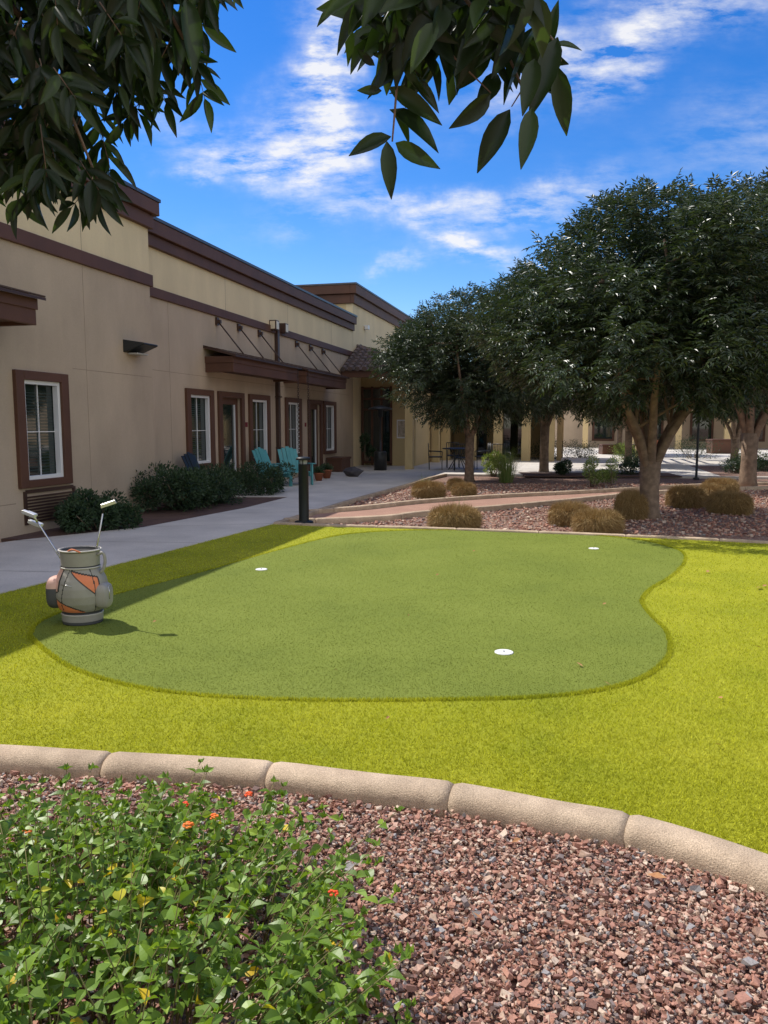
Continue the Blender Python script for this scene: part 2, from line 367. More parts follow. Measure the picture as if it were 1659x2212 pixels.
# turf blades
def blades(name, n, region, h, wd, mat, excl=None, pw=1.6, y0=2.0, y1=12, parent=None, z=0, xr=.62):
    u=R.random(n); a=1-pw
    Y=(y0**a+(y1**a-y0**a)*u)**(1/a)
    X=(R.random(n)*2-1)*(Y*xr+.1)
    ok=inpoly(X,Y,region)
    if excl is not None: ok&=~inpoly(X,Y,excl)
    X=X[ok];Y=Y[ok];n=len(X)
    th=R.random(n)*2*np.pi; hh=h*(.6+.7*R.random(n)); sc_=(.6+Y/6); ww=wd*sc_
    le=(R.random((n,2))-.5)*h*2.0
    V=np.zeros((n,3,3)); V[:,0]=np.stack([X-np.cos(th)*ww,Y-np.sin(th)*ww,np.full(n,z)],1)
    V[:,1]=np.stack([X+np.cos(th)*ww,Y+np.sin(th)*ww,np.full(n,z)],1)
    V[:,2]=np.stack([X+le[:,0],Y+le[:,1],z+hh],1)
    return fast(name,V.reshape(-1,3),np.arange(3*n).reshape(-1,3),mat,parent)
blades('turf_grass',420000,turf,.014,.0018,m_blade,excl=gS)
blades('putting_turf_grass',200000,gS,.005,.0018,m_pblade,y0=4,z=.004,pw=1.3,xr=.5)
n=26000; idx=R.integers(0,len(gS),n); t=R.random(n); A=np.array(gS)[idx]; B=np.array(gS)[(idx+1)%len(gS)]
Pp=A*(1-t[:,None])+B*t[:,None]+(R.random((n,2))-.5)*.03
V=np.zeros((n,3,3)); th=R.random(n)*6.28; ww=.003
V[:,0,:2]=Pp-np.stack([np.cos(th),np.sin(th)],1)*ww; V[:,1,:2]=Pp+np.stack([np.cos(th),np.sin(th)],1)*ww
V[:,2,:2]=Pp+(R.random((n,2))-.5)*.025; V[:,2,2]=.014+.012*R.random(n)
fast('fringe_grass',V.reshape(-1,3),np.arange(3*n).reshape(-1,3),m_blade)

def cup(name,x,y):
    e=empty(name,(x,y,.0))
    V,F=lathe([(.064,.002),(.064,.009),(.06,.011),(.052,.010),(.05,.009)],28); pyd('rim',V,F,m_white,e,True)
    V,F=lathe([(.008,.009),(.008,.016)],12); pyd('hole_plug',V,F,m_steel,e)
cup('golf_hole_cup',-1.32,8.16); cup('golf_hole_cup.001',2.64,9.57); cup('golf_hole_cup.002',.82,5.12)
DV=[];DF=[]
for (x,y,s) in [(1.26,4.81,.05),(3.41,7.98,.06),(3.56,7.18,.08),(3.65,7.25,.05),(1.61,3.56,.03),(1.33,4.45,.035),(.55,7.8,.03),(-.9,8.6,.03),(1.9,6.5,.03),(-.3,4.7,.02),(1.1,9.3,.03),(.02,3.9,.02),(2.6,5.2,.03),(1.9,4.2,.03),(-1.8,5.9,.025),(.2,6.1,.015),(1.35,2.2,.05),(.95,2.52,.05),(1.1,1.9,.03),(.3,2.3,.03),(-.4,3.0,.03),(.5,2.75,.03)]:
    a=random.random()*6; d=Vector((math.cos(a),math.sin(a),0)); q=Vector((-d.y,d.x,0)); c=Vector((x,y,.016 if y>3.4 or x>1.5 else -.015)); b=len(DV)
    DV+=[c-d*s*.7,c+q*s*.3+Vector((0,0,.012)),c+d*s*.7+Vector((0,0,.01)),c-q*s*.25+Vector((0,0,.004))]; DF+=[(b,b+1,b+2),(b,b+2,b+3)]
pyd('fallen_leaves',DV,DF,m_dryleaf)

# ------------------------------------------------------------ foreground gravel
phi=(1+5**.5)/2
ico=np.array([(-1,phi,0),(1,phi,0),(-1,-phi,0),(1,-phi,0),(0,-1,phi),(0,1,phi),(0,-1,-phi),(0,1,-phi),(phi,0,-1),(phi,0,1),(-phi,0,-1),(-phi,0,1)],float)/math.sqrt(1+phi*phi)
icf=np.array([(0,11,5),(0,5,1),(0,1,7),(0,7,10),(0,10,11),(1,5,9),(5,11,4),(11,10,2),(10,7,6),(7,1,8),(3,9,4),(3,4,2),(3,2,6),(3,6,8),(3,8,9),(4,9,5),(2,4,11),(6,2,10),(8,6,7),(9,8,1)])
cub=np.array([(-1,-1,-1),(1,-1,-1),(1,1,-1),(-1,1,-1),(-1,-1,1),(1,-1,1),(1,1,1),(-1,1,1)],float)*.72
cuf=np.array([(0,3,2),(0,2,1),(4,5,6),(4,6,7),(0,1,5),(0,5,4),(1,2,6),(1,6,5),(2,3,7),(2,7,6),(3,0,4),(3,4,7)])
def stones(name, X, Y, size, z, mat=m_stone, base=(ico,icf), jit=.75):
    n=len(X); bv,bf=base; k=len(bv)
    V=bv[None]*(1+(R.random((n,k,1))-.5)*jit)+(R.random((n,k,3))-.5)*.5*jit
    V=V*np.stack([.75+.7*R.random(n),.55+.6*R.random(n),.4+.5*R.random(n)],1)[:,None,:]
    a=R.random(n)*6.28; b=(R.random(n)-.5)*1.8
    ca,sa,cb,sb=np.cos(a),np.sin(a),np.cos(b),np.sin(b)
    x,y,zz=V[...,0],V[...,1],V[...,2]
    y2=y*cb[:,None]-zz*sb[:,None]; z2=y*sb[:,None]+zz*cb[:,None]
    x3=x*ca[:,None]-y2*sa[:,None]; y3=x*sa[:,None]+y2*ca[:,None]
    V=np.stack([x3,y3,z2],2)*size[:,None,None]
    V+=np.stack([X,Y,z],1)[:,None,:]
    F=(bf[None]+k*np.arange(n)[:,None,None]).reshape(-1,3)
    return fast(name,V.reshape(-1,3),F,mat)
outer=[tuple(p) for p in kinS]+[(2.9,-1),(-4.9,-1)]
kx=np.array([p[0] for p in kinS]); ky=np.array([p[1] for p in kinS])
def gsc(n):
    X=R.uniform(-2.4,2.4,n); Y=.9+R.random(n)**1.1*2.8
    ok=inpoly(X,Y,outer)&(np.abs(X)<Y*.60+.15); X=X[ok];Y=Y[ok]
    lim=np.interp(X,kx,ky)-.15*(1+np.clip(X-.5,0,2)*.25); ok=Y<lim; return X[ok],Y[ok]
X,Y=gsc(105000); n=len(X); sz=.0042+.0068*R.random(n)**2.2; stones('gravel',X,Y,sz,-.047+R.random(n)*.020,base=(cub,cuf),jit=.9)
X,Y=gsc(5200); n=len(X); sz=.008+.009*R.random(n)**2.5; stones('gravel.001',X,Y,sz,-.035+R.random(n)*.012,base=(cub,cuf),jit=.8)
n=20000
X=R.uniform(-1.8,9.5,n); Y=R.uniform(11,21,n); ok=~inpoly(X,Y,turf)&~inpoly(X,Y,[tuple(p) for p in k2]+[tuple(p) for p in k1[::-1]])&~inpoly(X,Y,wl+wr)
X=X[ok];Y=Y[ok]; n=len(X)
stones('gravel.002',X,Y,.012+.018*R.random(n)**2,-.05+R.random(n)*.01,base=(cub,cuf))
stones('boulder',np.array([1.16]),np.array([1.95]),np.array([.075]),np.array([0.0]),M('pale_rock',(.5,.42,.34),(.4,.32,.27),20,.9,.6,60),jit=.3)

# ------------------------------------------------------------ leaf expansion
T_DIA=(np.array([(0,0,0),(.45,.5,.10),(1,0,-.08),(.45,-.5,.10)]),np.array([(0,1,2),(0,2,3)]))
def lance(k=5,fold=.12,droop=-.15,serr=0,shape=None):
    V=[];F=[]
    for i in range(k+1):
        t=i/k
        wv=shape[i] if shape else math.sin(math.pi*min(1,t**.8))**.9*.5*(1 if t<.99 else 0)
        if i in(0,k): wv=.02
        c=droop*t*t
        V+=[(t,wv+(serr if i%2 else 0),c+fold*wv),(t,0,c),(t,-wv-(serr if i%2 else 0),c+fold*wv)]
    for i in range(k):
        a=i*3;b=a+3
        F+=[(a,b,b+1),(a,b+1,a+1),(a+1,b+1,b+2),(a+1,b+2,a+2)]
    return np.array(V),np.array(F)
def expand(T, C, D, U, Ln, Wd):
    V,F=T; D=D/np.linalg.norm(D,axis=1,keepdims=True); S=np.cross(U,D); S/=np.linalg.norm(S,axis=1,keepdims=True)+1e-9; U2=np.cross(D,S)
    P=C[:,None]+V[None,:,0:1]*(Ln[:,None]*D)[:,None]+V[None,:,1:2]*(Wd[:,None]*S)[:,None]+V[None,:,2:3]*(Ln[:,None]*U2)[:,None]
    k=len(V); FF=F[None]+k*np.arange(len(C))[:,None,None]
    return P.reshape(-1,3),FF.reshape(-1,3)
def rdir(n):
    v=R.normal(size=(n,3)); return v/np.linalg.norm(v,axis=1,keepdims=True)

def compound(C, D, n_pair=4, rach=.17, ll=.07, lw=.022):
    N=len(C); D=D/np.linalg.norm(D,axis=1,keepdims=True)
    Up=np.tile([0,0,1.],(N,1))+R.normal(size=(N,3))*.35
    S=np.cross(D,Up); S/=np.linalg.norm(S,axis=1,keepdims=True)+1e-9; U=np.cross(S,D)
    cs=[];ds=[];us=[];ls=[];ws=[]
    for i in range(n_pair):
        t=(i+.6)/n_pair
        base=C+D*(rach*t)+np.array([0,0,-1])*(.05*t*t)
        for sg in(1,-1):
            dd=D*.55+S*sg*.8+np.array([0,0,-.35])+R.normal(size=(N,3))*.18
            cs.append(base);ds.append(dd);us.append(U+R.normal(size=(N,3))*.3);ls.append(ll*(.75+.5*R.random(N)));ws.append(lw*(.8+.4*R.random(N)))
    cs.append(C+D*rach+np.array([0,0,-.05]));ds.append(D+np.array([0,0,-.4]));us.append(U);ls.append(np.full(N,ll));ws.append(np.full(N,lw))
    return [np.concatenate(x) for x in (cs,ds,us,ls,ws)]

def make_tree_meshes(tag, seed, rx=2.5, zc=3.9, rz=2.05, nleaf=8500, fork=.95, nb=75, tr=.15, lean=(0,0), ry=None):
    global R
    R=np.random.default_rng(seed); rr=random.Random(seed); ry=ry or rx
    p1,p2,p3=rr.uniform(0,6),rr.uniform(0,6),rr.uniform(0,6)
    def lump(a,e): return 1+.10*math.sin(3*a+p1)*math.cos(e)+.09*math.sin(5*a+p2+2*e)*math.cos(e)+.07*math.sin(4*e+p3+a)
    blobs=[]
    for i in range(nb):
        d=rdir(1)[0]; q=R.uniform(.30,.88); a=math.atan2(d[1],d[0]); e=math.asin(d[2])
        q*=lump(a,e); r=.30+.34*R.random()
        c=np.array([d[0]*rx*q,d[1]*ry*q,zc+d[2]*rz*q]); blobs.append((c,r))
    for i in range(int(nb*.6)):
        a=R.random()*6.28; e=R.uniform(-.75,1.45); q=(.90+.16*R.random())*lump(a,e)
        c=np.array([math.cos(a)*math.cos(e)*rx*q,math.sin(a)*math.cos(e)*ry*q,zc+math.sin(e)*rz*q]); blobs.append((c,.13+.22*R.random()))
    wt=np.array([b[1]**2 for b in blobs]); wt/=wt.sum()
    k=R.choice(len(blobs),nleaf,p=wt); BC=np.array([b[0] for b in blobs])[k]; BR=np.array([b[1] for b in blobs])[k]
    d=rdir(nleaf); C=BC+d*(BR*(.35+.75*R.random(nleaf)**.6))[:,None]
    out=C-np.array([0,0,zc-.9]); out/=np.linalg.norm(out,axis=1,keepdims=True)
    D=out*.8+d*.45+np.array([0,0,-.05])+R.normal(size=(nleaf,3))*.35
    a,b,c_,l,w_=compound(C,D,4,.20,.10,.028)
    V,F=expand(T_DIA,a,b,c_,l,w_)
    crown=fast(tag+'_crown',V,F,m_treeleaf); me_c=crown.data; bpy.data.objects.remove(crown)
    parts=[]
    base=Vector((0,0,-.1)); fk=Vector((lean[0],lean[1],fork))
    parts.append(tube([base,Vector((lean[0]*.3,lean[1]*.3,.12)),Vector((lean[0]*.6,lean[1]*.6,fork*.5)),fk+Vector((0,0,.05))],[tr*1.5,tr*1.12,tr*.98,tr*1.1],12))
    nl=6
    for i in range(nl):
        a=i*2*math.pi/nl+rr.uniform(-.3,.3); ex=rr.uniform(.35,.6); top=zc+rr.uniform(-.2,.7)*rz
        end=Vector((math.cos(a)*rx*ex,math.sin(a)*ry*ex,top))
        mid=fk.lerp(end,.45)+Vector((math.cos(a)*.18,math.sin(a)*.18,-.12)); q3=fk.lerp(end,.75)+Vector((rr.uniform(-.15,.15),rr.uniform(-.15,.15),.05))
        P=[fk-Vector((0,0,.25)),fk.lerp(mid,.35),mid,q3,end]
        P=[Vector(p) for p in catmull(P,4)]
        m=len(P); parts.append(tube(P,[tr*.56*(1-.82*j/(m-1)) for j in range(m)],8))
        for j in range(9):
            s=P[rr.randint(m//3,m-2)]
            near=min((Vector(b[0]) for b in rr.sample(blobs,14)),key=lambda q:(q-s).length)
            parts.append(tube([s,s.lerp(near,.5)+Vector((0,0,.08)),near],[tr*.2,tr*.13,tr*.05],6))
    V,F=merge(parts); o=pyd(tag+'_trunk',V,F,m_bark,smooth=True); me_t=o.data; bpy.data.objects.remove(o)
    return me_c,me_t
def place_tree(name, meshes, loc, rz=0, s=1, sz=None):
    e=empty(name,loc,rz); e.scale=(s,s,sz or s)
    for nm,me in zip(('crown','trunk'),meshes): link(bpy.data.objects.new(nm,me),e)
    return e
tA=make_tree_meshes('a',11,nleaf=16000,rx=2.5,zc=3.55,rz=1.85,nb=115)
tB=make_tree_meshes('b',23,nleaf=10500,rx=2.4,zc=3.35,rz=1.7,fork=1.3,tr=.12,nb=90)
place_tree('shade_tree',tA,(4.59,13.27,-.04),.4,1.09,.96)
place_tree('shade_tree.001',tA,(9.4,19.85,-.04),2.1,1.30,1.38)
place_tree('shade_tree.002',tB,(2.45,22.1,-.04),1.0,1.04,1.0)
place_tree('shade_tree.003',tB,(5.3,25.5,-.04),2.6,1.18,1.25)
place_tree('shade_tree.004',tB,(9.5,30,-.04),4.0,1.1)
place_tree('shade_tree.005',tA,(15,33,-.04),5.0,1.0)
place_tree('shade_tree.006',tB,(14.5,24.5,-.04),.3,1.2)
place_tree('shade_tree.007',tA,(22,38,-.04),3.3,1.1)
place_tree('shade_tree.008',tB,(12.5,41,-.04),1.3,1.1)
R=np.random.default_rng(99)

# ------------------------------------------------------------ overhanging tree near the viewer
near=empty('overhanging_tree',(0,0,0))
T_L=lance(6,.25,-.10)
lc=[];ld=[];lu=[];ll=[];lw=[]
def addleaf(p,q,w=.30):
    p=np.array(p);q=np.array(q);L_=np.linalg.norm(q-p)
    lc.append(p);ld.append((q-p)/L_);u=np.array([0,-1,0])+R.normal(size=3)*.5
    lu.append(u);ll.append(L_);lw.append(L_*w*(.85+.3*R.random()))
K=.000776
def cp(a,b,dy=0): return (K*a, 1.36+dy, 2.258-K*b)
cl=[((-94,20),(-146,60)),((-89,45),(-72,140)),((-60,25),(5,100)),((-5,185),(-59,185)),((10,180),(128,255)),((56,180),(120,246)),((12,225),(126,305)),((16,280),(-81,312)),((26,285),(121,348)),((6,310),(16,425)),((231,200),(146,275)),((276,225),(208,348)),((331,70),(246,215)),((316,150),(291,265)),((311,250),(291,372)),((366,100),(311,260)),((381,130),(414,262)),((366,97),(429,103)),((366,85),(376,-5)),((300,120),(396,172)),((330,170),(396,175)),((-20,130),(-60,100)),((20,215),(60,285)),((250,150),(200,230)),((180,110),(160,190)),((290,60),(230,180)),((60,90),(20,200)),((90,100),(130,190)),((40,60),(-20,150)),((130,60),(170,190)),((200,80),(150,190)),((0,40),(-40,120)),((270,40),(300,160)),((240,90),(270,200)),((30,20),(-10,130)),((70,10),(60,150)),((110,20),(100,160)),((150,10),(140,150)),((0,120),(-30,200)),((40,130),(90,230))]
for a,b in cl:
    dy=R.uniform(-.05,.05); addleaf(cp(a[0],a[1],dy),cp(b[0],b[1],dy+R.uniform(-.03,.03)),R.uniform(.30,.38))
for i in range(200):
    x=R.uniform(-40,310); y=R.uniform(-170,70+70*math.sin(max(0,min(3.14,(x+20)/90.)))); an=R.uniform(.6,2.6) if R.random()<.8 else R.uniform(0,6.28)
    Lp=R.uniform(95,150); dy=R.uniform(-.14,.14)
    addleaf(cp(x,y,dy),cp(x+math.cos(an)*Lp,y+math.sin(an)*Lp*.8,dy+R.uniform(-.05,.05)),.37)
tw=[([cp(70,-420,-.6),cp(80,-260,-.2),cp(85,-100),cp(60,40),cp(30,160),cp(18,300)],[.012,.008,.005,.0035,.0025,.0015]),
    ([cp(85,-100),cp(230,-40),cp(300,20),cp(366,97),cp(381,135)],[.005,.004,.003,.002,.0012]),
    ([cp(85,-100),cp(190,30),cp(270,130),cp(318,230),cp(311,255)],[.004,.003,.0025,.002,.001]),
    ([cp(85,-100),cp(0,-40),cp(-80,0),cp(-92,40)],[.004,.003,.002,.001]),
    ([cp(60,40),cp(110,90),cp(231,200)],[.003,.002,.001]),([cp(318,150),cp(300,190),cp(276,228)],[.002,.0015,.001])]
K2=.00108
def lp(u,v,dy=0): return (K2*(u-829), 1.92+dy, 1.55+K2*(918-v))
poly=[(-260,-200),(470,-200),(440,-20),(350,70),(300,130),(215,90),(150,150),(190,240),(235,290),(215,350),(130,350),(60,365),(0,300),(-260,300)]
nL=0
while nL<230:
    u=R.uniform(-260,460); v=R.uniform(-200,370)
    if not inpoly(np.array([u]),np.array([v]),poly)[0]: continue
    if (40<u<170 and -30<v<40): continue
    nL+=1; dy=R.uniform(-.25,.25)
    an=R.uniform(.9,2.3); rl=R.uniform(60,110)
    sx,sy=math.cos(an),math.sin(an)
    tw.append(([lp(u,v,dy),lp(u+sx*rl,v+sy*rl,dy)],[.0015,.0008]))
    for k in range(3):
        t=.25+.3*k
        for sg in(-1,1):
            a2=an+sg*R.uniform(.5,1.1); Lq=R.uniform(50,85)
            b0=(u+sx*rl*t,v+sy*rl*t); 
            addleaf(lp(b0[0],b0[1],dy),lp(b0[0]+math.cos(a2)*Lq,b0[1]+math.sin(a2)*Lq+12,dy+R.uniform(-.05,.05)),.27)
    addleaf(lp(u+sx*rl,v+sy*rl,dy),lp(u+sx*(rl+80),v+sy*(rl+80),dy),.27)
for a,b in [((400,0),(418,158)),((372,20),(385,155)),((330,80),(322,215)),((250,180),(270,240)),((190,210),(182,270)),((230,385),(255,455)),((160,390),(160,455)),((60,395),(62,462))]:
    addleaf(lp(*a),lp(*b),.26)
tw+=[([(-2.0,-.9,1.6),(-1.9,0,2.6),(-1.5,1.0,2.9),(-1.1,1.7,2.75),(-.85,1.92,2.5)],[.07,.045,.03,.018,.008]),
     ([(-1.5,1.0,2.9),(-.9,1.5,2.75),(-.55,1.9,2.6),(-.47,1.92,2.45)],[.02,.012,.007,.004]),
     ([(-1.1,1.7,2.75),(-.9,1.9,2.5),(-.75,1.92,2.3),(-.68,1.95,2.1)],[.014,.009,.005,.002]),
     ([(-1.9,0,2.6),(-1.1,.2,3.0),(-.3,.5,2.95),(.05,.8,2.7),cp(70,-420,-.6)],[.04,.03,.02,.015,.012])]
tw+=[([(-2.1,-1.3,-.1),(-2.05,-1.2,.6),(-2.0,-.9,1.6),(-2.2,-1.2,2.6),(-2.3,-1.5,4.0)],[.16,.12,.10,.07,.03]),
     ([(-2.0,-.9,1.6),(-1.3,-1.4,2.8),(-.6,-1.8,3.8)],[.08,.05,.02])]
tubes('branches',tw,m_bark,near,sides=6)
V,F=expand(T_L,np.array(lc),np.array(ld),np.array(lu),np.array(ll),np.array(lw))
fast('leaves',V,F,m_nearleaf,near,smooth=True)
n=1500; d=rdir(n); C=np.array([-1.6,-1.3,4.2])+d*np.array([1.9,1.5,1.2])*(R.random((n,1))**.4)
a,b,c_,l,w_=compound(C,d+np.array([0,0,-.4]),4,.17,.09,.03); V,F=expand(T_DIA,a,b,c_,l,w_); fast('crown',V,F,m_nearleaf,near)

# ------------------------------------------------------------ lantana
lan=empty('lantana_bush',(0,0,0))
T_OV=lance(6,.35,-.25,0,[.03,.38,.50,.44,.31,.15,.01])
C=[];D=[];U=[];LL=[];st=[]
ns=760
for i in range(ns):
    a=R.random()*6.28; q=R.random()**.5
    bx=-.93+math.cos(a)*q*.82; by=1.68+math.sin(a)*q*.98
    h=(.42-.22*q**2.4)*(.55+.55*R.random()+.16*math.sin(bx*9)*math.sin(by*8))
    lean=np.array([math.cos(a)*q*.2,math.sin(a)*q*.2])+R.normal(size=2)*.08
    p0=np.array([bx,by,-.04]); p2=np.array([bx+lean[0],by+lean[1],h]); p1=(p0+p2)/2+np.array([lean[0]*-.2,lean[1]*-.2,.03])
    if p2[0]>.10: continue
    st.append(([p0,p1,p2],[.0026,.0020,.001]))
    an=R.random()*3
    lv=7
    for k in range(lv):
        t=.36+.64*k/(lv-1); p=(1-t)**2*p0+2*t*(1-t)*p1+t*t*p2
        an+=1.57+R.normal()*.2
        for sg in(0,math.pi):
            if R.random()<.10: continue
            dd=np.array([math.cos(an+sg),math.sin(an+sg),.4 if k>lv-3 else .05])+R.normal(size=3)*.25
            C.append(p);D.append(dd);U.append(np.array([0,0,1])+R.normal(size=3)*.4);LL.append((.026+.026*R.random())*(1.0 if k<lv-1 else .7))
    for k in range(3):
        an=R.random()*6.28;C.append(p2);D.append(np.array([math.cos(an),math.sin(an),1.0]));U.append(np.array([math.cos(an),math.sin(an),.2]));LL.append(.024)
C=np.array(C);D=np.array(D);U=np.array(U);LL=np.array(LL)
V,F=expand(T_OV,C,D,U,LL,LL*.70); fast('leaves',V,F,m_lant,lan)
tubes('stems',st,m_lstem,lan,sides=5)
def flower(name,p,r,mat):
    parts=[]
    for k in range(16):
        d=rdir(1)[0]; d[2]=abs(d[2])*.7
        q=np.array(p)+d*r*.8
        parts.append(lathe([(.001,-.001),(r*.33,.0),(r*.3,.003),(.001,.004)],6,tuple(q)))
    V,F=merge(parts); pyd(name,V,F,mat,lan)
for i,(x,y,z,m) in enumerate([(-.66,2.42,.30,m_fl_r),(-.55,2.36,.29,m_fl_o),(-.47,2.55,.27,m_fl_r),(-1.05,2.15,.36,m_fl_o),(-.14,1.98,.27,m_fl_r),(-.55,2.05,.43,m_fl_o)]):
    flower('flower_%d'%i,(x,y,z),.015,m)

# ------------------------------------------------------------ building
TH=-math.atan2(.245,.9695)
bld=empty('stucco_building',(0,0,0),TH)
NA=-7.68; NB=-8.13
def wall(name,n0,s0,s1,z0,z1,ops,mat,th=.25):
    L=[];cur=s0
    for (a,b,c,d) in sorted(ops):
        if a>cur: L.append((n0-th,n0,cur,a,z0,z1))
        if c>z0: L.append((n0-th,n0,a,b,z0,c))
        if d<z1: L.append((n0-th,n0,a,b,d,z1))
        cur=b
    if cur<s1: L.append((n0-th,n0,cur,s1,z0,z1))
    boxes(name,L,mat,bld)
opsA=[(9.43,10.24,.76,2.19),(4.0,5.2,.76,2.19)]
opsB=[(15.11,16.03,.70,2.2),(16.62,17.68,0,2.2),(18.33,19.33,.70,2.2),(20.83,21.77,.70,2.2),(22.72,23.68,0,2.2),(24.2,25.15,.70,2.2)]
wall('wall_near_lower',NA,-6,12.93,-.1,4.06,opsA,m_stucco)
wall('wall_near_upper',NA,-6,12.93,4.06,5.1,[],m_cream)
wall('wall_far_lower',NB,12.68,27.5,-.1,4.02,opsB,m_stucco)
wall('wall_far_upper',NB,12.68,27.5,4.02,5.0,[],m_cream)
boxes('wall_return',[(-9,NA-.25,12.70,12.93,-.1,5.1)],m_stucco,bld)
boxes('roof_mass',[(-24,NA-.26,-6,12.69,4.3,5.3),(-24,NB-.26,12.70,27.4,4.3,5.2)],m_dark,bld)
boxes('belt_band',[(NA-.01,NA+.05,-6,12.98,4.06,4.27),(NB-.01,NB+.05,12.93,28.2,4.02,4.21)],m_trim,bld,.01)
boxes('cornice',[(NA-.05,NA+.08,-6,13.01,5.08,5.32),(NA-.05,NA+.16,-6,13.09,5.322,5.56),
                 (NB-.05,NB+.08,13.0,27.5,4.96,5.18),(NB-.05,NB+.16,13.0,27.5,5.182,5.44),
                 (-24,NA-.052,12.94,13.01,5.0,5.32),(-24,NA-.052,12.94,13.09,5.322,5.56)],m_trim,bld,.012)
boxes('roof_cap',[(NA-.1,NA+.18,-6,13.11,5.562,5.62),(NB-.1,NB+.18,13.12,27.52,5.442,5.50)],m_cap,bld)
wall('wall_tall',NB,27.52,42,-.1,6.0,[],m_cream)
boxes('tall_front_wall',[(-22,NB-.252,27.52,27.77,3,6.0)],m_creamd,bld)
boxes('tall_mass',[(-21.9,NB-.26,27.78,41.9,4,6.1)],m_dark,bld)
boxes('tall_cornice',[(NB-.05,NB+.08,27.44,42,5.95,6.28),(NB-.05,NB+.18,27.34,42,6.282,6.60),(-22,NB-.052,27.44,27.7,5.95,6.28),(-22,NB-.052,27.34,27.7,6.282,6.60)],m_trim,bld,.012)
boxes('tall_cap',[(NB-.1,NB+.20,27.32,42,6.602,6.66),(-22,NB-.102,27.32,27.7,6.602,6.66)],m_cap,bld)
boxes('control_joints',[(NA-.01,NA+.0015,s-.005,s+.005,0,4.05) for s in (6.5,8.7,10.95)]+[(NB-.01,NB+.0015,s-.005,s+.005,0,4.01) for s in (14.35,19.75,26)]+
      [(NA-.01,NA+.0016,-6,9.2,.44,.452),(NA-.01,NA+.0016,10.6,12.9,2.42,2.43),(NB-.01,NB+.0016,13.0,27,2.62,2.63)]+[(NA-.01,NA+.0016,s-.005,s+.005,4.28,5.07) for s in (6.5,10.95)]+[(NB-.01,NB+.0016,s-.005,s+.005,4.22,4.95) for s in (17,21,25)],
      M('joint_dark',(.36,.28,.20),None,3,.9),bld)  # darker strips set slightly proud of the wall represent its grooves
def window(n0,a,b,z0,z1,blind=False,door=False):
    f=.17
    zb = z0-.11 if not door else 0
    L=[(n0-.02,n0+.06,a-f,a,zb,z1+.13),(n0-.02,n0+.06,b,b+f,zb,z1+.13),(n0-.02,n0+.062,a,b,z1,z1+.13)]
    if not door: L.append((n0-.02,n0+.062,a,b,zb,z0))
    boxes('window_trim' if not door else 'door_trim',L,m_trim,bld,.006)
    if not door:
        w_=.055
        boxes('window_frame',[(n0-.07,n0+.02,a,a+w_,z0,z1),(n0-.07,n0+.02,b-w_,b,z0,z1),(n0-.07,n0+.019,a+w_,b-w_,z0,z0+w_),(n0-.07,n0+.019,a+w_,b-w_,z1-w_,z1)],m_white,bld,.004)
        m=(a+b)/2
        boxes('window_muntins',[(n0-.075,n0-.055,m-.006,m+.006,z0+w_,z1-w_),(n0-.074,n0-.056,a+w_,m-.006,(z0+z1)/2-.03,(z0+z1)/2-.018),(n0-.074,n0-.056,m+.006,b-w_,(z0+z1)/2-.03,(z0+z1)/2-.018)],m_white,bld)
        boxes('window_glass',[(n0-.10,n0-.08,a,b,z0,z1)],m_glass,bld)
        if blind:
            boxes('window_blinds',[(n0-.0795,n0-.0785,a+w_,b-w_,z0+.08+i*.045,z0+.09+i*.045) for i in range(int((z1-z0-.2)/.045))],m_blind,bld)
    else:
        boxes('door_leaf',[(n0-.12,n0-.06,a,a+.16,0,z1),(n0-.12,n0-.06,b-.16,b,0,z1),(n0-.12,n0-.061,a+.16,b-.16,0,.3),(n0-.12,n0-.061,a+.16,b-.16,z1-.16,z1)],m_trim,bld,.004)
        boxes('door_glass',[(n0-.11,n0-.09,a+.16,b-.16,.3,z1-.16)],m_glass,bld)
        boxes('door_glass_bead',[(n0-.089,n0-.055,a+.16,a+.19,.3,z1-.16),(n0-.089,n0-.055,b-.19,b-.16,.3,z1-.16)],m_white,bld)
        boxes('door_handle',[(n0-.06,n0-.0,a+.05,a+.09,.95,1.1)],m_steel,bld,.01)
window(NA,9.43,10.24,.76,2.19,True); window(NA,4.0,5.2,.76,2.19)
for i,(a,b,c,d) in enumerate(opsB): window(NB,a,b,c,d,blind=(i in(0,)),door=(c==0))
boxes('room_sign',[(NB+.0,NB+.012,17.95,18.1,1.5,1.62),(NB+.0,NB+.012,22.3,22.42,1.5,1.62)],M('maroon',(.2,.03,.04),None),bld)
L=[(NA-.01,NA+.03,9.35,9.40,.12,.60),(NA-.01,NA+.03,10.45,10.5,.12,.60),(NA-.01,NA+.031,9.40,10.45,.57,.62)]
L+=[(NA+.0,NA+.025,9.40,10.45,.14+i*.045,.165+i*.045) for i in range(9)]
boxes('vent_grille',L,m_trimd,bld)
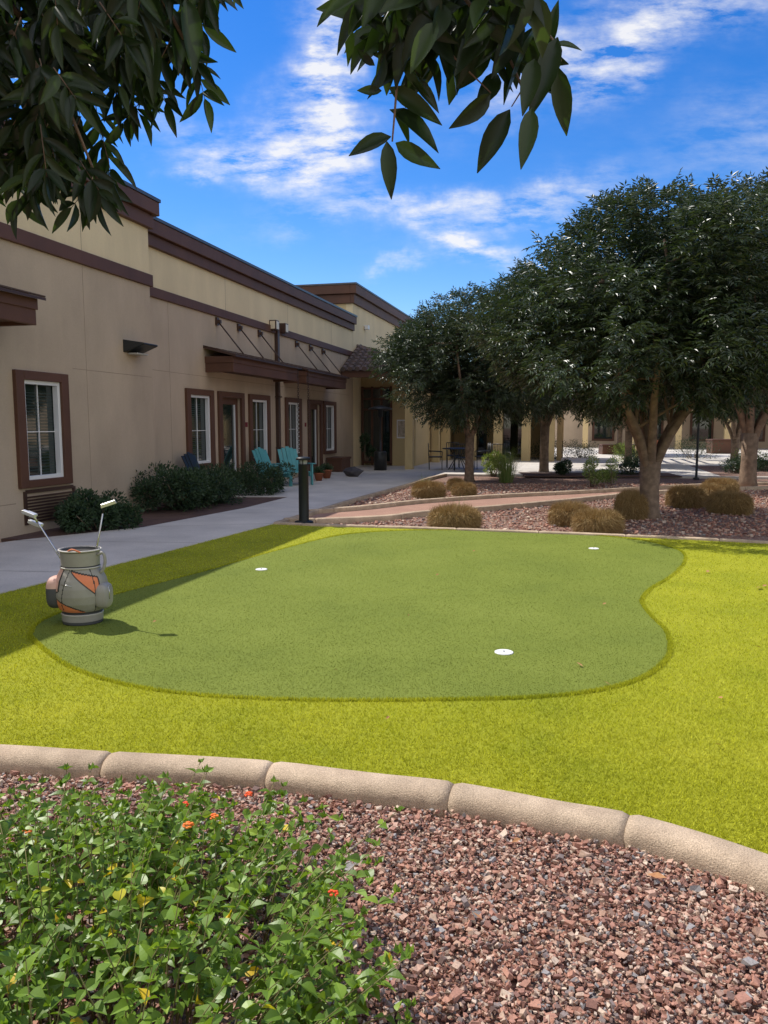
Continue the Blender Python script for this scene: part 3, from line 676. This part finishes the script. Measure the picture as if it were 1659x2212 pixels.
def awning(n0,a,b,z,rods):
    d=.68
    L=[(n0+d-.06,n0+d,a,b,z,z+.34),(n0,n0+d-.06,a,a+.06,z,z+.34),(n0,n0+d-.06,b-.06,b,z,z+.34)]
    L+=[(n0,n0+d-.061,a+.061,b-.061,z+.05,z+.08)]
    L+=[(n0+d,n0+d+.02,a-.02,b+.02,z+.20,z+.345),(n0+.001,n0+d,a-.02,a-.0,z+.20,z+.345)]
    boxes('awning_fascia',L,m_trim,bld,.008)
    V=[(n0,a-.08,z+.56),(n0,b+.08,z+.56),(n0+d+.10,b+.08,z+.36),(n0+d+.10,a-.08,z+.36)]; V+=[(x,y,q-.035) for x,y,q in V]
    pyd('awning_roof',V,[(3,2,1,0),(4,5,6,7),(0,1,5,4),(1,2,6,5),(2,3,7,6),(3,0,4,7)],m_trimd,bld)
    T=[]; k=int((b-a)/.3)
    for i in range(k+1):
        y=a-.06+i*(b-a+.12)/k; T.append(([(n0,y,z+.575),(n0+d+.1,y,z+.375)],.018))
    tubes('awning_seams',T,m_trimd,bld,sides=4)
    T=[]
    for r in rods:
        T.append(([(n0+.05,r,z+1.18),(n0+d-.02,r+.0,z+.44)],.018))
    tubes('awning_rods',T,m_trimd,bld,sides=6)
    boxes('awning_brackets',[(n0,n0+.05,r-.06,r+.06,z+1.10,z+1.27) for r in rods]+[(n0+.05,n0+.12,r-.03,r+.03,z+1.14,z+1.22) for r in rods],m_trimd,bld)
awning(NA,3.5,8.95,2.86,[4,6,8]); awning(NB,15.9,19.9,2.72,[16.5,17.65,18.9]); awning(NB,20.6,24.4,2.72,[21.6,22.8,24.0])
V=[(NA,12.0,3.02),(NA,12.55,3.02),(NA+.38,12.5,2.96),(NA+.38,12.05,2.96),(NA,12.0,2.80),(NA,12.55,2.80),(NA+.38,12.5,2.93),(NA+.38,12.05,2.93)]
pyd('wall_light_hood',V,[(3,2,1,0),(4,5,6,7),(0,1,5,4),(1,2,6,5),(2,3,7,6),(3,0,4,7)],m_black,bld,bevel=.01)
boxes('wall_light_lens',[(NA+.03,NA+.22,12.1,12.45,2.77,2.80)],M('frosted_lens',(.5,.48,.42),None,5,.3),bld,.01)
boxes('downspout',[(NB,NB+.10,19.98,20.12,0,4.32),(NB,NB+.14,19.95,20.15,2.3,2.34),(NB,NB+.14,19.95,20.15,.9,.94)],m_trimd,bld,.006)
boxes('scupper_lights',[(NB,NB+.2,19.62,19.85,4.08,4.34),(NB,NB+.2,20.3,20.53,4.08,4.34)],m_trimd,bld,.01)
boxes('scupper_light_lens',[(NB+.2,NB+.205,19.65,19.82,4.11,4.31),(NB+.2,NB+.205,20.33,20.5,4.11,4.31),(NB+.03,NB+.17,19.612,19.619,4.11,4.31)],M('lens_warm',(.75,.65,.48),None,4,.3),bld)
boxes('conduit_box',[(-8.1,-7.95,29,29.2,5.2,5.35)],m_white,bld)
def chain(s):
    parts=[]
    z=2.95;i=0
    while z>.1:
        pts=[]
        for k in range(9):
            t=2*math.pi*k/8; r=.026
            x=math.cos(t)*r; zz=math.sin(t)*.038
            pts.append((NB+.72+(x if i%2 else 0),s+(0 if i%2 else x),z+zz))
        parts.append(tube(pts,.007,5,False)); z-=.055;i+=1
    V,F=merge(parts); pyd('rain_chain',V,F,m_chain,bld,True)
chain(19.85); chain(20.65)
boxes('entry_wall',[(NB+.01,-6.0,28.6,28.85,2.75,3.42),(-6.9,-6.0,28.6,28.85,-.1,2.75),(-6.25,-6.0,28.85,38,-.1,3.42),(NB+.01,-6.9,28.8,28.85,-.1,2.75)],m_creamd,bld)
Ls=[(n,n+.08,28.52,28.6,0,3.0) for n in (-8.1,-7.72,-7.35,-6.98)]+[(-8.02,-7.72,28.53,28.59,z,z+.07) for z in (0.1,2.1,2.5,2.9)]+[(-7.64,-7.35,28.53,28.59,z,z+.07) for z in (.1,2.1,2.5,2.9)]+[(-7.27,-6.98,28.53,28.59,z,z+.07) for z in (.1,2.1,2.5,2.9)]
boxes('entry_frame',Ls,m_trim,bld,.004)
boxes('entry_glass',[(-8.05,-6.95,28.56,28.575,.1,2.95)],m_glass,bld)
boxes('entry_posts',[(-5.9,-5.62,26.3,26.58,0,3.42),(-5.9,-5.62,31.5,31.78,0,3.42)],m_creamd,bld,.01)
boxes('notice_board',[(-6.72,-6.35,28.575,28.598,1.05,1.75)],m_white,bld); boxes('notice_sheet',[(-6.68,-6.39,28.57,28.5745,1.1,1.7)],M('poster',(.35,.3,.22),(.6,.5,.4),12,.6),bld)
z0,z1=3.44,4.45; a0,a1=25.9,33; o=-5.35
V=[(NB,a0,z0),(o,a0,z0),(o,a1,z0),(NB,a1,z0),(NB,a0+2.2,z1),(NB,a1-2.2,z1)]
pyd('tile_roof_base',V,[(0,1,4),(1,2,5,4),(2,3,5),(3,2,1,0)],m_tile,bld)
def tiles(A,B,Cc,Dd,nu,nv):
    parts=[];A,B,Cc,Dd=map(Vector,(A,B,Cc,Dd))
    nrm=(B-A).cross(Dd-A).normalized()
    if nrm.z<0: nrm=-nrm
    ax=(B-A).normalized(); upd=nrm.cross(ax).normalized()
    if upd.z<0: upd=-upd
    ln=(Dd-A).dot(upd)
    for i in range(nu):
        u=(i+.5)/nu; e=A.lerp(B,u)
        for j in range(nv):
            p=e+upd*ln*(j/nv); q=e+upd*ln*((j+1.12)/nv)
            f=(j+.5)/nv; lft=A.lerp(Dd,f); rgt=B.lerp(Cc,f)
            x=(p-A).dot(ax)
            if x<(lft-A).dot(ax)-.02 or x>(rgt-A).dot(ax)+.02: continue
            parts.append(tube([p+nrm*.035,q+nrm*.01],[.095,.075],6))
    return parts
pr=tiles((NB,a0,z0),(o,a0,z0),(NB,a0+2.2,z1),(NB,a0+2.2,z1),11,8)+tiles((o,a0,z0),(o,a1,z0),(NB,a1-2.2,z1),(NB,a0+2.2,z1),28,9)
V,F=merge(pr); pyd('roof_tiles',V,F,m_tile,bld)
boxes('eave_beam',[(NB+.01,o+.05,a0+.1,a0+.3,3.2,3.43),(o-.15,o+.05,a0+.3,a1,3.2,3.43)],m_trim,bld)

eb=empty('patio_building',(0,0,0),TH)
boxes('back_wall',[(-6.0,-1.5,38,38.3,-.1,3.4)],m_creamd,eb)
boxes('back_doors',[(-5.4,-4.4,37.95,37.99,0,2.3),(-3.6,-2.4,37.95,37.99,0,2.3)],m_glass,eb)
boxes('columns',[(n,n+.38,33.5,33.88,0,2.85) for n in (-5.9,-4.75,-3.6,-2.4,-1.4)],m_creamd,eb,.01)
boxes('beam',[(-6.2,-.9,33.45,33.95,2.85,3.25)],m_trim,eb)
boxes('roof',[(-6.2,-.8,33.3,38.4,3.26,3.42)],m_trimd,eb)
boxes('end_wall',[(-1.5,-1.2,34.5,38.3,-.1,3.25)],m_creamd,eb)
db=empty('courtyard_building',(0,0,0),TH)
boxes('wall',[(-4,45,56,56.4,-.1,4.2)],m_stucco,db)
boxes('upper_wall',[(-4,45,55.9,56.4,4.2,5.2)],m_cream,db)
boxes('trim',[(-4,45,55.75,56.5,5.2,5.8),(-4,45,55.85,55.89,4.1,4.3)],m_trim,db)
boxes('porch_roof',[(0,30,52.5,55.8,3.0,3.3)],m_trimd,db)
boxes('porch_columns',[(n,n+.35,52.7,53.05,0,3.0) for n in np.arange(.2,30,2.9)],m_creamd,db)
boxes('windows',[(n,n+1.2,55.93,55.99,.6,2.3) for n in np.arange(1,40,3.2)],m_glass,db)
boxes('window_trims',[(n-.15,n+1.35,55.95,55.995,.45,2.45) for n in np.arange(1,40,3.2)],m_trim,db)
rb=empty('side_building',(0,0,0),TH)
boxes('wall',[(24,30,15,52,-.1,4.3)],m_stucco,rb); boxes('trim',[(23.9,30,15,52,4.3,5)],m_trim,rb)

# ------------------------------------------------------------ shrubs
def shrub(name, loc, rx, ry, h, n, ll=.05, mat=m_hedge, rz=0, box=False, wr_=.42):
    e=empty(name,loc,rz)
    nb=max(6,int(10*rx*ry/.3)); nb=min(nb,60)
    bc=[]
    for i in range(nb):
        a=R.random()*6.28;q=R.random()**.5*.72
        if box: x,y=R.uniform(-.82,.82)*rx,R.uniform(-.7,.7)*ry
        else: x,y=math.cos(a)*q*rx,math.sin(a)*q*ry
        hh=h*(.62 if box else (.75-.35*q**2)); bc.append((x,y,R.uniform(.25,1)*hh,min(rx,ry,h)*R.uniform(.28,.42)))
    bc=np.array(bc); k=R.integers(0,nb,n); d=rdir(n)
    C=bc[k,:3]+d*(bc[k,3]*(.6+.5*R.random(n)))[:,None]; C[:,2]=np.abs(C[:,2])
    D=d+np.array([0,0,.35])+R.normal(size=(n,3))*.4
    L_=ll*(.7+.6*R.random(n)); V,F=expand(T_DIA,C,D,rdir(n)+np.array([0,0,.7]),L_,L_*wr_)
    fast('foliage',V,F,mat,e)
    parts=[]
    for i in range(min(nb,10)):
        parts.append(tube([(bc[i,0]*.3,bc[i,1]*.3,-.05),(bc[i,0]*.7,bc[i,1]*.7,bc[i,2]*.5),tuple(bc[i,:3])],[.014,.01,.005],5))
    V,F=merge(parts); pyd('stems',V,F,m_bark,e,True)
    return e
def bl(n,s): return (n*.9695+s*.245, -n*.245+s*.9695)
x,y=bl(-7.2,13.4); shrub('hedge',(x,y,-.03),.72,1.95,1.02,15000,.065,rz=TH,box=True)
x,y=bl(-6.95,10.15); shrub('hedge.001',(x,y,-.03),.55,1.05,.78,8500,.06,rz=TH,box=True)
x,y=bl(-7.0,16.3); shrub('hedge.002',(x,y,-.03),.6,1.0,.9,6000,.06,rz=TH,box=True)
slab('planting_bed',[bl(-8.1,8.8),bl(-6.4,9.1),bl(-6.2,10.8),bl(-6.0,13),bl(-6.0,16.3),bl(-8.1,16.6)],-.05,-.005,m_soil)
for i,(x,y,r,h,m) in enumerate([(5.6,23.9,.42,.55,m_hedge),(8.0,24.2,.65,.6,m_hedge),(12.5,26,.8,.6,m_hedge),(9.6,28.5,.7,.75,m_hedge),(13.4,28.0,1.0,.7,m_bright),(11.3,24.6,.6,.5,m_hedge),(3.4,24.0,.5,.8,m_bright),(16,27,1,.9,m_hedge),(10.5,33,.8,.9,m_bright),(18,31,1.3,1.1,m_hedge),(7.5,35,1.0,1.0,m_hedge),(13,20.8,.8,.6,m_hedge),(14.5,36,1.3,1.1,m_hedge),(9.3,36.5,.9,.9,m_hedge)]):
    shrub('shrub' if i==0 else 'shrub.%03d'%i,(x,y,0),r,r,h,2200,.06,m)
shrub('flowering_shrub',(5.45,20.1,-.04),.42,.42,1.35,1700,.05,m_bright)
shrub('flowering_shrub.001',(6.1,20.6,-.04),.45,.4,.75,1300,.05,m_bright)
slab('planting_bed.001',[(4.3,23.4),(9.0,23.2),(9.2,24.9),(4.4,25.2)],-.02,.014,m_soil)
slab('planting_bed.002',[(10.2,23.2),(19,23.0),(19,28.8),(11.6,29.2)],-.02,.014,m_gravel)
x,y=bl(-7.5,26.9); shrub('potted_shrub',(x,y,.3),.4,.4,1.1,1800,.07,m_hedge)

# trimmed straw mounds: a low drum of dry blades
def straw(nseed):
    r=np.random.default_rng(nseed); n=9000
    a=r.random(n)*6.28
    top=r.random(n)<.45
    q=np.where(top,r.random(n)**.5*.98,1.0)
    el=np.where(top,1.0,r.random(n))
    prof=np.where(top,q,.86+.14*np.sin(el*np.pi*.8))
    rad=.30*prof*(1+.06*np.sin(3*a+nseed)); hz=np.where(top,.235*(1-.3*q**4)+.02*np.sin(5*a),.22*el)
    C=np.stack([np.cos(a)*rad,np.sin(a)*rad,hz],1)
    nrm=np.stack([np.cos(a)*np.where(top,q*.5,.9),np.sin(a)*np.where(top,q*.5,.9),np.where(top,1.0,.15)],1)
    fall=np.stack([0*a,0*a,np.where(top,-.1,-.75)],1)
    D=nrm*.75+fall+r.normal(size=(n,3))*.38; D/=np.linalg.norm(D,axis=1,keepdims=True)
    Ln=.055+.065*r.random(n); s=np.cross(D,r.normal(size=(n,3))); s/=np.linalg.norm(s,axis=1,keepdims=True); s*=.0034
    B=C-D*.03
    V=np.stack([B-s,B+s,C+D*Ln[:,None]],1).reshape(-1,3); F=np.arange(3*n).reshape(-1,3)
    cv,cf=lathe([(.25,-.01),(.275,.06),(.28,.14),(.25,.19),(.17,.21),(.02,.22)],24)
    cf=[t for f in cf for t in [(f[0],f[i],f[i+1]) for i in range(1,len(f)-1)]]
    F=np.concatenate([F,np.array(cf)+len(V)]); V=np.concatenate([V,np.array([tuple(x) for x in cv])])
    return V,F
sm=[]
for sd_ in (1,2):
    V,F=straw(sd_); o_=fast('st',V,F,m_straw); sm.append(o_.data); bpy.data.objects.remove(o_)
for i,(x,y,w_,h) in enumerate([(.98,17.0,.75,1.2),(1.77,18.85,.5,1.0),(1.82,17.4,.58,1.0),(1.09,11.85,.86,1.2),(3.0,12.3,.72,1.2),(3.19,11.4,.76,1.15),(4.25,13.2,.62,1.45),(4.5,13.9,.5,1.4),(5.96,15.1,.85,1.35),(6.3,13.95,.8,1.3),(7.86,17.9,.85,1.2),(6.9,16.2,.6,1.2),(10.2,19.2,.8,1)]):
    o_=bpy.data.objects.new('trimmed_grass_mound' if i==0 else 'trimmed_grass_mound.%03d'%i,sm[i%2]); o_.location=(x,y,-.05); o_.rotation_euler=(0,0,i*1.3); o_.scale=(w_/.68,w_/.68*.9,h); link(o_)
def sprig(name,x,y,h,n,sp=.35,wd=.0025,mat=m_bright,br=.05):
    r=R; a=r.random(n)*6.28; lean=r.random(n)*sp
    s=np.stack([-np.sin(a),np.cos(a),0*a],1)*wd
    rr_=r.random(n)*br
    b=np.stack([x+np.cos(a)*rr_,y+np.sin(a)*rr_,0*a-.04],1); hh=h*(.5+.6*r.random(n))
    m=b+np.stack([np.cos(a)*lean*.4,np.sin(a)*lean*.4,hh*.6],1); t=b+np.stack([np.cos(a)*lean*1.1,np.sin(a)*lean*1.1,hh],1)
    V=np.stack([b-s,b+s,m+s*.7,m-s*.7,t],1)
    k=5*np.arange(n)[:,None]; F=np.concatenate([k+np.array([[0,1,2]]),k+np.array([[0,2,3]]),k+np.array([[3,2,4]])])
    fast(name,V.reshape(-1,3),F,mat)
sprig('ornamental_grass',3.4,21.4,1.0,420,.55,.004,br=.2); sprig('ornamental_grass.001',1.15,11.9,.55,34,.25,.002); sprig('ornamental_grass.002',.9,17.1,.6,40,.3,.003)

# ------------------------------------------------------------ bollard light
bo=empty('bollard_light',(-1.27,12.12,0))
V,F=lathe([(.15,-.05),(.15,.025),(.14,.035),(.085,.04),(.08,.05),(.08,.92),(.083,.925),(.083,.935),(.06,.94)],28); pyd('post',V,F,m_green_m,bo,True)
V,F=lathe([(.055,.94),(.055,1.0)],20); pyd('lens',V,F,M('lens_clear',(.4,.42,.4),None,5,.2),bo)
V,F=lathe([(.06,1.0),(.115,1.005),(.118,1.02),(.10,1.045),(.02,1.055)],28); pyd('cap',V,F,m_green_m,bo,True)
tubes('lens_guards',[([(math.cos(a)*.07,math.sin(a)*.07,.93),(math.cos(a)*.07,math.sin(a)*.07,1.01)],.006) for a in (0,1.57,3.14,4.71)],m_green_m,bo)
boxes('footing',[(-.2,.2,-.2,.2,-.05,-.028)],m_conc,bo)

# ------------------------------------------------------------ golf bag
gb=empty('golf_bag',(-2.38,5.95,.006),0)
m_g1=M('bag_grey',(.36,.34,.30),(.31,.29,.255),8,.42,.3,250,.5); m_g2=M('bag_darkgrey',(.09,.09,.092),None,8,.5,.3,250); m_or=M('bag_coral',(.85,.27,.12),(.78,.24,.11),8,.45,.3,250); m_pk=M('bag_pink',(.78,.48,.39),None,8,.5,.3,250)
m_seam=M('bag_seam',(.05,.048,.045),None,8,.6)
prof=[(0,.0),(.15,.0),(.153,.03),(.153,.075),(.138,.085),(.143,.095),(.170,.12),(.196,.17),(.208,.23),(.205,.29),(.188,.35),(.163,.40),(.147,.43),(.14,.445),(.144,.46),(.150,.53),(.152,.565),(.157,.575),(.152,.585),(.137,.58),(.13,.5),(0,.48)]
pf=[]
for a,b in zip(prof[:-1],prof[1:]):
    m=max(1,int(math.hypot(b[0]-a[0],b[1]-a[1])/.006))
    for i in range(m): pf.append((a[0]+(b[0]-a[0])*i/m,a[1]+(b[1]-a[1])*i/m))
pf.append(prof[-1]); seg=190
V,F=lathe([(max(r,.001),z) for r,z in pf],seg)
V=[(x*(1.0+.02*math.sin(z*20)),y*.92,z) for x,y,z in V]
def panel(fr,z):
    if -62<fr<30 and z<.10+.13*((30-fr)/92): return 2
    if -12<fr<62 and .432-.0030*(fr+12)<z<.432-.0008*(fr+12): return 2
    if fr<-36 and fr>-150 and z>.27+.0012*(fr+36): return 3
    return 0
idx=[]
for i in range(len(F)):
    if i>=(len(pf)-1)*seg: idx.append(1); continue
    row=i//seg; k=i%seg; r,z=pf[row]; a=math.degrees(2*math.pi*(k+.5)/seg)
    fr=a-270
    if fr<-180: fr+=360
    m=0
    if z<.02 or row>len(pf)*.86: m=1
    elif z<.08: m=0
    elif z<.10: m=1
    elif z<.44:
        m=panel(fr,z)
        if any(panel(fr+da,z+dz)!=m for da,dz in((2,0),(-2,0),(0,.006),(0,-.006)) if z>.108): m=4
        if min(abs(fr+24-(z-.25)*60),abs(fr-50+(z-.25)*20))<1.2: m=4
    elif .44<=z<.46 : m=1
    elif z<.565: m=0
    else: m=1
    idx.append(m)
pyd('body',V,F,[m_g1,m_g2,m_or,m_pk,m_seam],gb,True,idx)
tubes('piping',[([(.17*math.cos(t)*.88,.17*math.sin(t)*.80,.445) for t in np.linspace(0,6.283,40)],.006),
                ([(.157*math.cos(t),.157*math.sin(t)*.92,.578) for t in np.linspace(0,6.283,40)],.007),
                ([(.154*math.cos(t),.154*math.sin(t)*.92,.078) for t in np.linspace(0,6.283,40)],.006)],M('piping_light',(.6,.57,.52),None,5,.5),gb,sides=6)
def pocket(name,cx,cy,cz,sx,sy,sz,mat,mat2=None,cut=0):
    V=[];F=[];a=28;b=18
    for i in range(b+1):
        th=math.pi*i/b
        for k in range(a):
            ph=2*math.pi*k/a
            x,y,z=math.sin(th)*math.cos(ph),math.sin(th)*math.sin(ph),math.cos(th)
            f=lambda t,p=.65: math.copysign(abs(t)**p,t)
            V.append((cx+f(x)*sx,cy+f(y)*sy,cz+f(z)*sz))
    idx=[]
    for i in range(b):
        for k in range(a):
            k2=(k+1)%a; F.append((i*a+k,(i+1)*a+k,(i+1)*a+k2,i*a+k2)); idx.append(1 if (mat2 and V[i*a+k][2]>cz+cut) else 0)
    pyd(name,V,F,[mat,mat2 or mat],gb,True,idx)
pocket('side_pocket',-.18,-.04,.25,.062,.10,.125,m_g2,m_pk,.05)
pocket('side_pocket_2',.188,-.04,.22,.058,.09,.10,m_g1)
tubes('zips',[([(-.238,-.09,.20+.02*i) for i in range(5)],.004),([(.237,-.07,.30),(.245,-.075,.26),(.245,-.08,.2)],.004),([(-.09,-.172,.33),(-.04,-.19,.33),(.0,-.192,.32)],.003)],m_steel,gb,sides=5)
hp=[Vector(p) for p in catmull([(.148,-.03,.54),(.19,-.03,.555),(.205,-.03,.50),(.19,-.03,.43),(.165,-.03,.40)],5)]
tubes('handle',[(hp,.012)],m_g1,gb); 
tubes('strap',[([Vector(p) for p in catmull([(-.05,-.13,.575),(0,-.15,.60),(.06,-.14,.575)],5)],.006)],m_or,gb)
m_grip=M('black_grip',(.02,.02,.02),None,5,.7)
m_head=M('club_head',(.75,.74,.7),None,9,.3,metal=.5)
def club(nm,a,b,hx):
    a=Vector(a);b=Vector(b)
    tubes(nm+'_shaft',[([a,a.lerp(b,.5),b],[.0085,.0075,.006])],m_steel,gb)
    d=(b-a).normalized()
    V=[];F=[]
    L_=[(-.062,.062,-.014,.016,-.004,.026),(-.045,.045,.016,.05,-.004,.012)]
    for (x0,x1,y0,y1,z0,z1) in L_:
        q=len(V)
        V+=[(x0,y0,z0),(x1,y0,z0),(x1,y1,z0),(x0,y1,z0),(x0*.9,y0,z1),(x1*.9,y0,z1),(x1*.9,y1,z1),(x0*.9,y1,z1)]; F+=[tuple(i+q for i in f) for f in BF]
    o_=pyd(nm+'_head',V,F,m_head,gb,bevel=.004); o_.location=b+Vector((hx*.035,0,.005)); o_.rotation_euler=(math.radians(10),math.radians(-18*hx),0.25*hx)
    tubes(nm+'_hosel',[([b-d*.06,b,b+Vector((hx*.012,0,.02))],.009)],m_grip if hx>0 else m_steel,gb)
club('putter',(-.03,.0,.30),(-.36,.02,.84),-1)
club('iron',(-.045,.03,.30),(-.33,.05,.76),-1)
club('driver',(.06,.02,.30),(.205,.0,.92),1)

# ------------------------------------------------------------ furniture
def adirondack(name,x,y,rz,mat=m_teal):
    e=empty(name,(x,y,.012),rz); L=[]
    for i in range(5): L.append((-.26+i*.105,-.26+i*.105+.095,-.25,.27,.33,.355))
    boxes('seat',L,mat,e,.004)
    V=[];F=[]
    for i in range(5):
        x0=-.28+i*.113; x1=x0+.105; top=.98-.035*abs(i-2); q=len(V)
        V+=[(x0,.22,.30),(x1,.22,.30),(x1,.245,.30),(x0,.245,.30),(x0,.50,top),(x1,.50,top),(x1,.525,top),(x0,.525,top)]; F+=[tuple(k+q for k in f) for f in BF]
    pyd('backrest',V,F,mat,e,bevel=.004)
    boxes('arms',[(-.40,-.27,-.30,.38,.54,.56),(.27,.40,-.30,.38,.54,.56)],mat,e,.004)
    boxes('legs',[(-.33,-.29,-.28,-.20,0,.54),(.29,.33,-.28,-.20,0,.54),(-.33,-.29,.25,.33,0,.54),(.29,.33,.25,.33,0,.54),(-.285,-.26,-.25,.35,.22,.33),(.26,.285,-.25,.35,.22,.33)],mat,e,.004)
x,y=bl(-7.35,18.0); adirondack('adirondack_chair',x,y,TH+math.radians(75))
x,y=bl(-7.05,18.7); adirondack('adirondack_chair.001',x,y,TH+math.radians(50))
x,y=bl(-7.4,14.6); adirondack('patio_chair',x,y,TH+math.radians(90),m_black)
def metalchair(name,x,y,rz):
    e=empty(name,(x,y,.012),rz)
    T=[([(-.22,-.22,0),(-.22,-.22,.62)],.014),([(.22,-.22,0),(.22,-.22,.62)],.014),([(-.22,.22,0),(-.22,.26,.9)],.014),([(.22,.22,0),(.22,.26,.9)],.014),([(-.22,.26,.9),(.22,.26,.9)],.014),([(-.22,-.22,.62),(-.22,.24,.64)],.014),([(.22,-.22,.62),(.22,.24,.64)],.014)]
    T+=[([(-.15+i*.06,.23,.45),(-.15+i*.06,.26,.9)],.008) for i in range(6)]
    tubes('frame',T,m_black,e,sides=6); boxes('seat',[(-.22,.22,-.22,.22,.42,.46)],m_black,e,.01)
def rtable(name,x,y):
    e=empty(name,(x,y,.012)); V,F=lathe([(.55,.70),(.56,.71),(.56,.73),(.54,.74)],28); pyd('top',V,F,m_black,e)
    tubes('legs',[([(math.cos(a)*.4,math.sin(a)*.4,0),(math.cos(a)*.12,math.sin(a)*.12,.4),(math.cos(a)*.35,math.sin(a)*.35,.7)],.016) for a in (0.5,2.07,3.64,5.2)],m_black,e)
rtable('patio_table',2.6,27.0)
for i,(x,y,r) in enumerate([(1.8,26.8,1.5),(2.6,26.0,3.1),(3.45,27.1,-1.5),(2.5,27.9,0),(4.0,26.2,2.5)]): metalchair('metal_chair' if i==0 else 'metal_chair.%03d'%i,x,y,r)
x,y=bl(-6.6,25.6)
e=empty('patio_heater',(x,y,.012)); V,F=lathe([(.22,0),(.22,.6),(.18,.65),(.035,.66),(.035,1.8),(.09,1.82),(.09,2.05),(.42,2.06),(.38,2.12),(.05,2.2)],24); pyd('body',V,F,m_black,e,True)
def pot(name,x,y,r,h,plant=True):
    e=empty(name,(x,y,.012)); V,F=lathe([(r*.65,0),(r*.95,h*.85),(r*1.08,h*.86),(r*1.08,h),(r*.95,h),(r*.9,h*.85),(.01,h*.84)],20); pyd('pot',V,F,m_terra,e,True)
    if plant:
        n=260; d=rdir(n); d[:,2]=abs(d[:,2]); C=np.array([0,0,h*.95])+d*r*R.random((n,1))*1.3; V,F=expand(T_DIA,C,d+.2,rdir(n),np.full(n,.06),np.full(n,.03)); fast('plant',V,F,m_hedge,e)
for i,(n_,s_,r,h) in enumerate([(-7.0,20.3,.13,.22),(-7.2,20.8,.12,.2),(-7.1,21.3,.15,.25),(-7.4,21.9,.12,.2)]):
    x,y=bl(n_,s_); pot('flower_pot' if i==0 else 'flower_pot.%03d'%i,x,y,r,h)
x,y=bl(-7.8,24.7); e=empty('planter_box',(x,y,.012),TH); boxes('box',[(-.25,.25,-.5,.5,0,.45),(-.28,.28,-.53,.53,.4,.47)],m_trim,e,.01)
x,y=bl(-6.6,22.3); stones('garden_rock',np.array([x]),np.array([y]),np.array([.24]),np.array([.12]),M('dark_rock',(.06,.055,.06),(.1,.09,.09),8,.8,.5,30))
pot('bowl_planter',13.0,37.5,.6,.8)
e=empty('raised_planter',(12.4,41,.01)); boxes('box',[(-.9,.9,-.4,.4,0,.45),(-.94,.94,-.44,.44,.45,.52)],m_trim,e,.02)
e=empty('raised_planter.001',(18.3,42,.01)); boxes('box',[(-.6,.6,-.4,.4,0,.7),(-.64,.64,-.44,.44,.7,.78)],m_trim,e,.02)
e=empty('pergola',(7.6,33.5,.01),TH); boxes('posts',[(-.1,.1,-.1,.1,0,2.9),(3.4,3.6,-.1,.1,0,2.9),(-.1,.1,3.4,3.6,0,2.9),(3.4,3.6,3.4,3.6,0,2.9)],m_tan,e,.01)
boxes('beams',[(-.5,4,-.08,.08,2.9,3.1),(-.5,4,3.42,3.58,2.9,3.1)]+[(i*.5-.3,i*.5-.22,-.5,4,3.1,3.22) for i in range(9)],m_tan,e)
e=empty('lamp_post',(9.1,22.4,-.03)); V,F=lathe([(.09,0),(.09,.05),(.035,.07),(.03,3.6),(.12,3.62),(.14,3.7),(.04,3.82)],16); pyd('post',V,F,m_black,e,True)
